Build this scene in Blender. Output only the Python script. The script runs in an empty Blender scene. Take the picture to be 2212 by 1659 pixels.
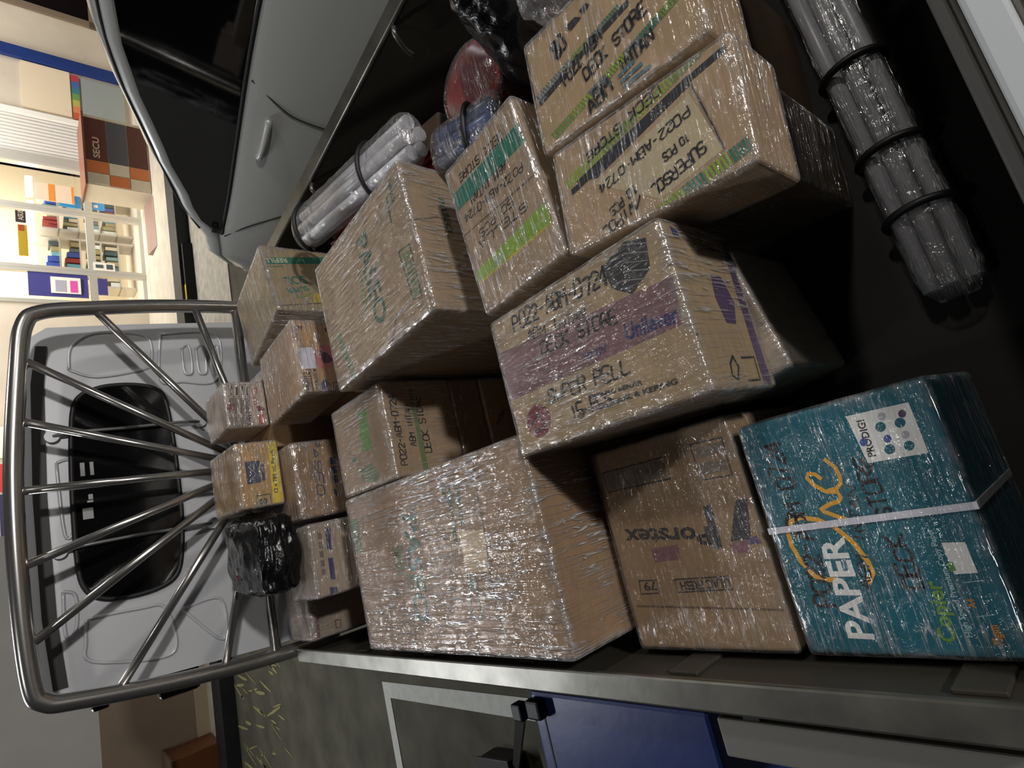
import bpy, bmesh, math, random
from mathutils import Vector, Matrix, noise
random.seed(7)
sc = bpy.context.scene
COL = sc.collection
PI = math.pi

# ---------------------------------------------------------------- camera (phone held sideways, looking down into the truck bed)
def cam_axes():
    p, r, yw = math.radians(42.17), math.radians(2.84), math.radians(16.18)
    fwd = Vector((0, math.cos(p), -math.sin(p))); right = Vector((1, 0, 0)); down = fwd.cross(right)
    r0 = right*math.cos(r)+down*math.sin(r); r1 = -right*math.sin(r)+down*math.cos(r)
    rz = Matrix.Rotation(-yw, 3, 'Z')
    return rz@r0, rz@r1, rz@fwd
CR, CD, CF = cam_axes()
cd = bpy.data.cameras.new('camera'); cam = bpy.data.objects.new('camera', cd); COL.objects.link(cam)
cd.sensor_width = 36.0; cd.lens = 36.0*1205.8/2212.0; cd.clip_start = 0.02; cd.clip_end = 200
mx = Matrix((CD, CR, -CF)).transposed().to_4x4(); mx.translation = Vector((0, 0, 1.86))
cam.matrix_world = mx
sc.camera = cam

# ---------------------------------------------------------------- world, lights, exposure
w = bpy.data.worlds.new('night_sky'); sc.world = w; w.use_nodes = True
w.node_tree.nodes['Background'].inputs[0].default_value = (0.55, 0.62, 0.75, 1)
w.node_tree.nodes['Background'].inputs[1].default_value = 0.008
vs = sc.view_settings
vs.view_transform = 'Standard'; vs.look = 'None'; vs.gamma = 1.0; vs.exposure = 0.0
try: vs.use_curve_mapping = False
except Exception: pass

def area(name, loc, target, sx, sy, power, col=(1, .95, .88)):
    l = bpy.data.lights.new(name, 'AREA'); l.shape = 'RECTANGLE'; l.size = sx; l.size_y = sy; l.energy = power; l.color = col
    o = bpy.data.objects.new(name, l); COL.objects.link(o); o.location = loc
    o.rotation_euler = (Vector(target)-Vector(loc)).to_track_quat('-Z', 'Y').to_euler()
    return o
area('forecourt_lamp', (2.7, -0.60, 3.75), (0.2, 0.7, 1.1), .22, .22, 34, (1, .95, .88))
area('added_glint_lamp', (1.9, 3.6, 4.6), (0.4, .6, 1.1), .14, .14, 16, (1, .97, .93))  # added spot so the film on the right-hand cartons glints
area('added_glint_lamp', (-.55, 1.5, 4.8), (-.1, .4, 1.0), .12, .12, 6, (1, .97, .93))  # second added spot, for glints over the teal carton
area('rear_fill_lamp', (2.2, -5.0, 3.3), (.3, .8, 1.1), .28, .28, 185, (1, .96, .92))  # added behind the camera to brighten near faces and the cab back
area('canopy_tube_lamp', (-1.3, 6.6, 5.0), (0, 0.8, 1.1), 2.4, .06, 135, (.95, .97, 1))
area('porch_tube_lamp', (5.6, 8.4, 3.3), (5.8, 9.4, .5), 2.6, .12, 130, (1, .97, .92))
area('porch_tube_lamp', (9.0, 7.6, 3.3), (8.8, 8.8, .6), 1.6, .12, 44, (1, .96, .90))
area('porch_tube_lamp', (-1.6, 6.4, 3.4), (-1.7, 8.4, .8), 1.2, .12, 9, (1, .95, .88))

# ---------------------------------------------------------------- materials
def lin(c):
    return tuple((x/12.92 if x <= .04045 else ((x+.055)/1.055)**2.4) for x in c)
MATS = {}
def rgb(r, g, b): return lin((r/255, g/255, b/255))
def mat(name, col, rough=.6, metal=0., spec=.5, coat=0., emit=None, estr=0., bump=None, var=0., vscale=8., alpha=None):
    if name in MATS: return MATS[name]
    m = bpy.data.materials.new(name); m.use_nodes = True; nt = m.node_tree; b = nt.nodes['Principled BSDF']
    b.inputs['Base Color'].default_value = (*col, 1); b.inputs['Roughness'].default_value = rough
    b.inputs['Metallic'].default_value = metal; b.inputs['Specular IOR Level'].default_value = spec
    b.inputs['Coat Weight'].default_value = coat; b.inputs['Coat Roughness'].default_value = .06
    if emit: b.inputs['Emission Color'].default_value = (*emit, 1); b.inputs['Emission Strength'].default_value = estr
    if var or bump:
        tc = nt.nodes.new('ShaderNodeTexCoord'); n = nt.nodes.new('ShaderNodeTexNoise')
        n.inputs['Scale'].default_value = vscale; n.inputs['Detail'].default_value = 6
        nt.links.new(tc.outputs['Object'], n.inputs['Vector'])
        if var:
            mp = nt.nodes.new('ShaderNodeMapRange'); mp.inputs[1].default_value = .3; mp.inputs[2].default_value = .7
            mp.inputs[3].default_value = 1-var; mp.inputs[4].default_value = 1+var
            mul = nt.nodes.new('ShaderNodeVectorMath'); mul.operation = 'SCALE'; mul.inputs[0].default_value = col
            nt.links.new(n.outputs[0], mp.inputs[0]); nt.links.new(mp.outputs[0], mul.inputs['Scale'])
            nt.links.new(mul.outputs[0], b.inputs['Base Color'])
        if bump:
            bp = nt.nodes.new('ShaderNodeBump'); bp.inputs['Strength'].default_value = bump; bp.inputs['Distance'].default_value = .004
            nt.links.new(n.outputs[0], bp.inputs['Height']); nt.links.new(bp.outputs[0], b.inputs['Normal'])
    MATS[name] = m
    return m
def kraft(name, col):
    if name in MATS: return MATS[name]
    m = mat(name, col, rough=.75, spec=.25)
    nt = m.node_tree; b = nt.nodes['Principled BSDF']
    tc = nt.nodes.new('ShaderNodeTexCoord'); mp = nt.nodes.new('ShaderNodeMapping'); mp.inputs['Scale'].default_value = (9, 9, 60)
    n = nt.nodes.new('ShaderNodeTexNoise'); n.inputs['Scale'].default_value = 2.2; n.inputs['Detail'].default_value = 8
    n2 = nt.nodes.new('ShaderNodeTexNoise'); n2.inputs['Scale'].default_value = 5; n2.inputs['Detail'].default_value = 3
    nt.links.new(tc.outputs['Object'], mp.inputs[0]); nt.links.new(mp.outputs[0], n.inputs['Vector']); nt.links.new(tc.outputs['Object'], n2.inputs['Vector'])
    ad = nt.nodes.new('ShaderNodeMath'); ad.operation = 'ADD'
    nt.links.new(n.outputs[0], ad.inputs[0]); nt.links.new(n2.outputs[0], ad.inputs[1])
    mr = nt.nodes.new('ShaderNodeMapRange'); mr.inputs[1].default_value = .6; mr.inputs[2].default_value = 1.4; mr.inputs[3].default_value = .80; mr.inputs[4].default_value = 1.18
    nt.links.new(ad.outputs[0], mr.inputs[0])
    s = nt.nodes.new('ShaderNodeVectorMath'); s.operation = 'SCALE'; s.inputs[0].default_value = col
    nt.links.new(mr.outputs[0], s.inputs['Scale']); nt.links.new(s.outputs[0], b.inputs['Base Color'])
    bp = nt.nodes.new('ShaderNodeBump'); bp.inputs['Strength'].default_value = .25; bp.inputs['Distance'].default_value = .002
    nt.links.new(ad.outputs[0], bp.inputs['Height']); nt.links.new(bp.outputs[0], b.inputs['Normal'])
    return m
def film(name, axis, streak=1.0, haze=.05, crinkle=1.0):
    """clear stretch film: mostly see-through, with glossy wrinkles running round the given axis"""
    if name in MATS: return MATS[name]
    m = bpy.data.materials.new(name); m.use_nodes = True; nt = m.node_tree; nt.nodes.clear(); N = nt.nodes.new; K = nt.links.new
    out = N('ShaderNodeOutputMaterial'); tc = N('ShaderNodeTexCoord')
    mp = N('ShaderNodeMapping'); sc_ = [7, 7, 7]; sc_[axis] = 120; mp.inputs['Scale'].default_value = sc_; mp.inputs['Rotation'].default_value = (.12, .1, .14)
    K(tc.outputs['Object'], mp.inputs[0])
    n1 = N('ShaderNodeTexNoise'); n1.inputs['Scale'].default_value = 1; n1.inputs['Detail'].default_value = 3; n1.inputs['Distortion'].default_value = .6; K(mp.outputs[0], n1.inputs['Vector'])
    # faces square to the wrapping axis get their own streak direction
    ob = (axis+1) % 3 if axis != 2 else 0
    mq = N('ShaderNodeMapping'); sq_ = [9, 9, 9]; sq_[ob] = 110; mq.inputs['Scale'].default_value = sq_; mq.inputs['Rotation'].default_value = (.15, .12, .1)
    K(tc.outputs['Object'], mq.inputs[0])
    nb = N('ShaderNodeTexNoise'); nb.inputs['Scale'].default_value = 1; nb.inputs['Detail'].default_value = 3; nb.inputs['Distortion'].default_value = .6; K(mq.outputs[0], nb.inputs['Vector'])
    sx = N('ShaderNodeSeparateXYZ'); K(tc.outputs['Normal'], sx.inputs[0]); ab = N('ShaderNodeMath'); ab.operation = 'ABSOLUTE'; K(sx.outputs[axis], ab.inputs[0])
    sm = N('ShaderNodeMapRange'); sm.inputs[1].default_value = .55; sm.inputs[2].default_value = .85; K(ab.outputs[0], sm.inputs[0])
    na = n1; n1 = N('ShaderNodeMix'); K(sm.outputs[0], n1.inputs[0]); K(na.outputs[0], n1.inputs[2]); K(nb.outputs[0], n1.inputs[3])
    n2 = N('ShaderNodeTexNoise'); n2.inputs['Scale'].default_value = 34; n2.inputs['Detail'].default_value = 4; n2.inputs['Distortion'].default_value = 1.2; K(tc.outputs['Object'], n2.inputs['Vector'])
    a = N('ShaderNodeMath'); a.operation = 'MULTIPLY'; a.inputs[1].default_value = 1.0*streak; K(n1.outputs[0], a.inputs[0])
    b = N('ShaderNodeMath'); b.operation = 'MULTIPLY_ADD'; b.inputs[1].default_value = 1.0*crinkle; K(n2.outputs[0], b.inputs[0]); K(a.outputs[0], b.inputs[2])
    # creases: thin lines where the stretched noise crosses its middle, gathered in patches and along the edges
    n3 = N('ShaderNodeTexNoise'); n3.inputs['Scale'].default_value = 5.5; n3.inputs['Detail'].default_value = 2; K(tc.outputs['Object'], n3.inputs['Vector'])
    s1 = N('ShaderNodeMath'); s1.operation = 'SUBTRACT'; s1.inputs[1].default_value = .5; K(n1.outputs[0], s1.inputs[0])
    s2 = N('ShaderNodeMath'); s2.operation = 'ABSOLUTE'; K(s1.outputs[0], s2.inputs[0])
    cr = N('ShaderNodeMapRange'); cr.interpolation_type = 'SMOOTHSTEP'; cr.inputs[1].default_value = .045; cr.inputs[2].default_value = .006; cr.inputs[3].default_value = 0; cr.inputs[4].default_value = 1; K(s2.outputs[0], cr.inputs[0])
    pt = N('ShaderNodeMapRange'); pt.interpolation_type = 'SMOOTHSTEP'; pt.inputs[1].default_value = .38; pt.inputs[2].default_value = .62; pt.inputs[3].default_value = .12; pt.inputs[4].default_value = 1; K(n3.outputs[0], pt.inputs[0])
    at = N('ShaderNodeAttribute'); at.attribute_name = 'edge'
    g2 = N('ShaderNodeMapRange'); g2.inputs[1].default_value = .42; g2.inputs[2].default_value = .62; g2.inputs[3].default_value = .15; g2.inputs[4].default_value = 1; K(n2.outputs[0], g2.inputs[0])
    eg = N('ShaderNodeMath'); eg.operation = 'MULTIPLY'; K(at.outputs['Fac'], eg.inputs[0]); K(g2.outputs[0], eg.inputs[1])
    cp = N('ShaderNodeMath'); cp.operation = 'MULTIPLY'; K(cr.outputs[0], cp.inputs[0]); K(pt.outputs[0], cp.inputs[1])
    al = N('ShaderNodeMath'); al.operation = 'MAXIMUM'; K(cp.outputs[0], al.inputs[0]); K(eg.outputs[0], al.inputs[1])
    hb = N('ShaderNodeMath'); hb.operation = 'MULTIPLY_ADD'; hb.inputs[1].default_value = .5; K(cr.outputs[0], hb.inputs[0]); K(b.outputs[0], hb.inputs[2])
    bp = N('ShaderNodeBump'); bp.inputs['Strength'].default_value = 1.0; bp.inputs['Distance'].default_value = .004; K(hb.outputs[0], bp.inputs['Height'])
    gl = N('ShaderNodeBsdfGlossy'); gl.inputs['Color'].default_value = (1, 1, 1, 1); gl.inputs['Roughness'].default_value = .13; K(bp.outputs[0], gl.inputs['Normal'])
    df = N('ShaderNodeBsdfDiffuse'); df.inputs['Color'].default_value = (.82, .82, .84, 1); K(bp.outputs[0], df.inputs['Normal'])
    tr = N('ShaderNodeBsdfTransparent'); tr.inputs['Color'].default_value = (.98, .98, .98, 1)
    fc = N('ShaderNodeLayerWeight'); fc.inputs['Blend'].default_value = .5
    pw = N('ShaderNodeMath'); pw.operation = 'POWER'; pw.inputs[1].default_value = 4.5; K(fc.outputs['Facing'], pw.inputs[0])
    lw = N('ShaderNodeMath'); lw.operation = 'MULTIPLY_ADD'; lw.inputs[1].default_value = .5; lw.inputs[2].default_value = .07; K(pw.outputs[0], lw.inputs[0])
    l2 = N('ShaderNodeMath'); l2.operation = 'MULTIPLY_ADD'; l2.inputs[1].default_value = .62*streak; l2.use_clamp = True; K(al.outputs[0], l2.inputs[0]); K(lw.outputs[0], l2.inputs[2])
    m1 = N('ShaderNodeMixShader'); K(l2.outputs[0], m1.inputs[0]); K(tr.outputs[0], m1.inputs[1]); K(gl.outputs[0], m1.inputs[2])
    hz = N('ShaderNodeMath'); hz.operation = 'MULTIPLY_ADD'; hz.inputs[1].default_value = .38*streak; hz.inputs[2].default_value = haze*.5; K(al.outputs[0], hz.inputs[0])
    m2 = N('ShaderNodeMixShader'); K(hz.outputs[0], m2.inputs[0]); K(m1.outputs[0], m2.inputs[1]); K(df.outputs[0], m2.inputs[2])
    K(m2.outputs[0], out.inputs['Surface'])
    MATS[name] = m
    return m
INK = dict(yellow=rgb(222, 160, 40), white=rgb(225, 225, 222), black=rgb(16, 15, 17), teal=rgb(10, 95, 110), grey=rgb(120, 120, 125), purple=rgb(82, 62, 96), blue=rgb(55, 80, 150),
  leaf=rgb(95, 140, 50), pale=rgb(150, 185, 190), orange=rgb(215, 140, 40), ink=rgb(45, 42, 44), dim=rgb(112, 100, 86), mauve=rgb(120, 82, 88), fold=rgb(96, 74, 52), plum=rgb(122, 88, 92),
  greyl=rgb(140, 138, 136), seal=rgb(112, 38, 46), navy=rgb(40, 46, 96), navyd=rgb(58, 64, 86), green=rgb(18, 78, 44), greent=rgb(98, 116, 74), tape=rgb(196, 172, 132), jade=rgb(20, 112, 92),
  lime=rgb(130, 165, 40), gold=rgb(190, 165, 40), slate=rgb(82, 112, 122), tapeblack=rgb(38, 40, 48), paper=rgb(188, 172, 140), paper2=rgb(214, 214, 226), pink=rgb(190, 112, 110), maroon=rgb(84, 36, 60),
  red=rgb(176, 54, 48), yel=rgb(226, 202, 36), cream=rgb(205, 200, 170))
def ink(c): return mat('print_'+c, INK[c], rough=.55, spec=.3)

# ---------------------------------------------------------------- mesh helpers
def obj(name, bm, mats, parent=None, smooth=False, loc=None, rotz=0.):
    me = bpy.data.meshes.new(name); bm.normal_update(); bm.to_mesh(me); bm.free()
    for m in (mats if isinstance(mats, (list, tuple)) else [mats]): me.materials.append(m)
    if smooth: me.polygons.foreach_set('use_smooth', [True]*len(me.polygons))
    o = bpy.data.objects.new(name, me); COL.objects.link(o)
    if parent: o.parent = parent
    if loc is not None: o.location = loc
    o.rotation_euler.z = rotz
    return o
def tag(o, label, cat=None, group=None, kind=None):
    if label: o['label'] = label
    if cat: o['category'] = cat
    if group: o['group'] = group
    if kind: o['kind'] = kind
    return o
def thing(name, label, cat, loc=(0, 0, 0), rotz=0., group=None):
    o = bpy.data.objects.new(name, None); o.empty_display_size = .05; COL.objects.link(o); o.location = loc; o.rotation_euler.z = rotz
    return tag(o, label, cat, group)
def struct(name, bm, m, smooth=False):
    o = obj(name, bm, m, None, smooth); o['kind'] = 'structure'; return o
def box(bm, x0, x1, y0, y1, z0, z1, mi=0, bev=0., seg=2):
    r = bmesh.ops.create_cube(bm, size=1.0); vs_ = r['verts']
    for v in vs_: v.co = Vector(((x0+x1)/2+v.co.x*(x1-x0), (y0+y1)/2+v.co.y*(y1-y0), (z0+z1)/2+v.co.z*(z1-z0)))
    fs = set(f for v in vs_ for f in v.link_faces)
    for f in fs: f.material_index = mi
    if bev:
        es = list(set(e for v in vs_ for e in v.link_edges))
        rr = bmesh.ops.bevel(bm, geom=es, offset=bev, segments=seg, affect='EDGES', profile=.5)
        for f in rr['faces']: f.material_index = mi
    return bm
def B(*a, **k): return box(bmesh.new(), *a, **k)
def tube(bm, pts, r, seg=12, mi=0, caps=True):
    pts = [Vector(p) for p in pts]; rings = []; n = len(pts); up = None
    for i, p in enumerate(pts):
        d = (pts[min(i+1, n-1)]-pts[max(i-1, 0)]).normalized()
        if up is None: up = Vector((0, 0, 1)) if abs(d.z) < .9 else Vector((0, 1, 0))
        a = d.cross(up).normalized(); up = a.cross(d).normalized()
        rr = r[i] if isinstance(r, (list, tuple)) else r
        rings.append([bm.verts.new(p+(a*math.cos(t)+up*math.sin(t))*rr) for t in (2*PI*k/seg for k in range(seg))])
    for A_, C_ in zip(rings, rings[1:]):
        for k in range(seg):
            f = bm.faces.new((A_[k], A_[(k+1) % seg], C_[(k+1) % seg], C_[k])); f.material_index = mi; f.smooth = True
    if caps:
        bm.faces.new(rings[0][::-1]).material_index = mi; bm.faces.new(rings[-1]).material_index = mi
    return bm
def TB(*a, **k): return tube(bmesh.new(), *a, **k)
def rrect(cx, cy, w_, h_, r, n=6):
    o = []
    for (sx, sy, a0) in ((1, 1, 0), (-1, 1, PI/2), (-1, -1, PI), (1, -1, 1.5*PI)):
        for k in range(n+1):
            a = a0+PI/2*k/n; o.append((cx+sx*(w_/2-r)+r*math.cos(a), cy+sy*(h_/2-r)+r*math.sin(a)))
    return o
def prism(bm, pts, f0, f1, mi=0):
    """extrude polygon pts between two placement functions"""
    a = [bm.verts.new(f0(*p)) for p in pts]; b = [bm.verts.new(f1(*p)) for p in pts]; n = len(pts)
    for k in range(n): bm.faces.new((a[k], a[(k+1) % n], b[(k+1) % n], b[k])).material_index = mi
    bm.faces.new(a[::-1]).material_index = mi; bm.faces.new(b).material_index = mi
    bmesh.ops.recalc_face_normals(bm, faces=bm.faces[:])
    return bm
def smooth_path(pts, n=6):
    P_ = [Vector(p) for p in pts]; o = []
    for i in range(len(P_)-1):
        p0, p1, p2, p3 = P_[max(i-1, 0)], P_[i], P_[i+1], P_[min(i+2, len(P_)-1)]
        for k in range(n):
            t = k/n; o.append(.5*((2*p1)+(p2-p0)*t+(2*p0-5*p1+4*p2-p3)*t*t+(3*p1-p0-3*p2+p3)*t**3))
    o.append(P_[-1]); return o

# ---------------------------------------------------------------- lettering
STROKE = {'A': '002640 1232', 'B': '00063645433303 3342413000', 'C': '4536160501103041', 'D': '000636454130 3000', 'E': '46060040 0333', 'F': '460600 0333', 'G': '4536160501103041 4323', 'H': '0006 4046 0343', 'I': '2026',
 'K': '0006 460340', 'L': '060040', 'M': '0006234640', 'N': '00064046', 'O': '160501103041453616', 'P': '00063645443303', 'R': '00063645443303 2340', 'S': '453616050413334241301001', 'T': '0646 2620',
 'U': '060110304146', 'V': '062046', 'W': '0610233046', 'X': '0640 0046', 'Y': '062346 2320', 'Z': '06460040', '0': '160501103041453616', '1': '152620', '2': '05163645440040', '3': '0636454433 334241301001',
 '4': '360242 3630', '5': '460603334241301001', '6': '361605011030413303', '7': '064620', '8': '2334453616051423 2332413010011223', '9': '4333040516364541', '-': '1333', '/': '0046', '.': '2021', 'a': '4440301001133343'}
def ribbon(bm, pts, wd, put, mi):
    """flat pen stroke on a face; put(u, v) gives the 3D point"""
    P_ = [Vector(p) for p in pts]; Lp = []; Rp = []
    for i, p in enumerate(P_):
        d = P_[min(i+1, len(P_)-1)]-P_[max(i-1, 0)]
        if d.length < 1e-9: d = Vector((1, 0))
        d.normalize(); nn = Vector((-d.y, d.x)); q = p
        if i == 0: q = p-d*wd*.3
        if i == len(P_)-1: q = p+d*wd*.3
        Lp.append(bm.verts.new(put(*(q+nn*wd/2)))); Rp.append(bm.verts.new(put(*(q-nn*wd/2))))
    for i in range(len(P_)-1):
        try: bm.faces.new((Rp[i], Rp[i+1], Lp[i+1], Lp[i])).material_index = mi
        except ValueError: pass
def handwriting(bm, s, a, b, h, put, mi):
    a, b = Vector(a), Vector(b); e = (b-a); Lt = e.length; e.normalize(); up = Vector((-e.y, e.x)); n = len(s); adv = Lt/max(n, 1)
    wd = max(h*.17, .0017)
    for i, ch in enumerate(s):
        if ch not in STROKE: continue
        jx, jy, js = random.uniform(-.06, .06), random.uniform(-.06, .06), random.uniform(.88, 1.1)
        for st in STROKE[ch].split():
            pts = [(int(st[k])/4., int(st[k+1])/6.) for k in range(0, len(st), 2)]
            q = [a+e*(adv*(i+.08+jx+.78*x+.10*y))+up*(h*js*(y+jy)) for x, y in pts]
            if len(q) > 2: q = smooth_path([(v.x, v.y, 0) for v in q], 3); q = [(v.x, v.y) for v in q]
            ribbon(bm, q, wd*random.uniform(.85, 1.2), put, mi)
def printed(bm, s, a, b, h, put, mi):
    a, b = Vector(a), Vector(b); e = (b-a); Lt = e.length; e.normalize(); up = Vector((-e.y, e.x))
    cu = bpy.data.curves.new('t', 'FONT'); cu.body = s; cu.size = 1; cu.resolution_u = 3; cu.offset = .028
    to = bpy.data.objects.new('t', cu); COL.objects.link(to); dg = bpy.context.evaluated_depsgraph_get(); dg.update()
    me = bpy.data.meshes.new_from_object(to.evaluated_get(dg)); bpy.data.objects.remove(to); bpy.data.curves.remove(cu)
    if me.vertices:
        x0 = min(v.co.x for v in me.vertices); x1 = max(v.co.x for v in me.vertices); sx = Lt/(x1-x0); sy = h/.70
        vv = [bm.verts.new(put(*(a+e*((v.co.x-x0)*sx)+up*(v.co.y*sy)))) for v in me.vertices]
        for p in me.polygons:
            try: bm.faces.new([vv[k] for k in p.vertices]).material_index = mi
            except ValueError: pass
    bpy.data.meshes.remove(me)
def draw(bm, items, frames, slots, lim=None, sep=.000012, base=.0003):
    """put printed matter on the faces of a carton; frames: face -> (origin, normal, u, v)"""
    for i, it in enumerate(items):
        o, n, u, v = frames[it[1]]; lift = base+sep*i
        if lim: (ua, ub, va, vb) = lim[it[1]]
        else: ua, ub, va, vb = -9, 9, -9, 9
        put = lambda x, y, ua=ua, ub=ub, va=va, vb=vb, o=o, n=n, u=u, v=v, lift=lift: o+u*min(max(x, ua), ub)+v*min(max(y, va), vb)+n*lift
        c = it[-1]
        if c not in slots: slots.append(c)
        mi = slots.index(c)+1
        if it[0] == 'q':
            try: bm.faces.new([bm.verts.new(put(*p)) for p in it[2]]).material_index = mi
            except ValueError: pass
        elif it[0] == 'l': ribbon(bm, it[2], it[3], put, mi)
        elif it[0] == 'h': handwriting(bm, it[2], it[3], it[4], it[5], put, mi)
        elif it[0] == 'p': printed(bm, it[2], it[3], it[4], it[5], put, mi)

# ---------------------------------------------------------------- carton sizes (centre x, y, width, depth, bottom, top, turn) and what is printed on them, in metres on each face
def bx(x0,x1,y0,y1,z0,z1,yaw=0): return ((x0+x1)/2,(y0+y1)/2,x1-x0,y1-y0,z0,z1,yaw)
BOX=dict(
teal=bx(-.284,.029,.158,.394,.80,1.07,0),
lilac=bx(-.284,.052,.409,.680,.80,1.07,0),
sp=bx(.0745,.3135,.333,.695,1.037,1.22,0),
white=(.19,.385,.215,.12,.80,1.029,11),
spbase=bx(.075,.315,.475,.675,.80,1.035,0),
paseo2=bx(-.257,.112,.70,1.415,.80,1.21,0),
pozz=bx(.122,.354,1.15,1.43,1.0,1.2,0),
under1=bx(.122,.354,1.155,1.43,.90,.994,0),
under2=bx(.122,.354,1.15,1.43,.80,.894,0),
paseo1=bx(.377,.716,.812,1.262,.80,1.25,3),
box3=(.5055,.6245,.312,.213,.80,1.20,4),
b17=(.414,.340,.168,.30,1.075,1.20,-6.5),
b17base=(.425,.345,.14,.28,.80,1.069,-6.5),
b16=(.609,.338,.195,.295,1.075,1.20,-5.5),
b16base=(.62,.345,.18,.28,.80,1.075,-6),
b688=(.532,1.615,.224,.293,1.123,1.25,3.5),
b688base=bx(.43,.635,1.5,1.75,.80,1.122,0),
table=bx(.437,.586,1.845,2.06,1.223,1.35,0),
tablebase=bx(.36,.585,1.84,2.07,.80,1.222,0),
pouch=bx(.178,.376,1.785,2.07,1.231,1.356,-2),
paseo3=bx(.108,.340,1.702,2.07,.80,1.222,0),
flex=bx(-.124,.084,1.66,1.855,1.05,1.225,0),
grey=bx(-.257,-.04,1.872,2.06,.80,1.18,0),
refill=(.806,1.735,.26,.30,.80,1.25,15),
sliver=bx(.594,.632,1.83,2.07,.80,1.22,0),
)
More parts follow.
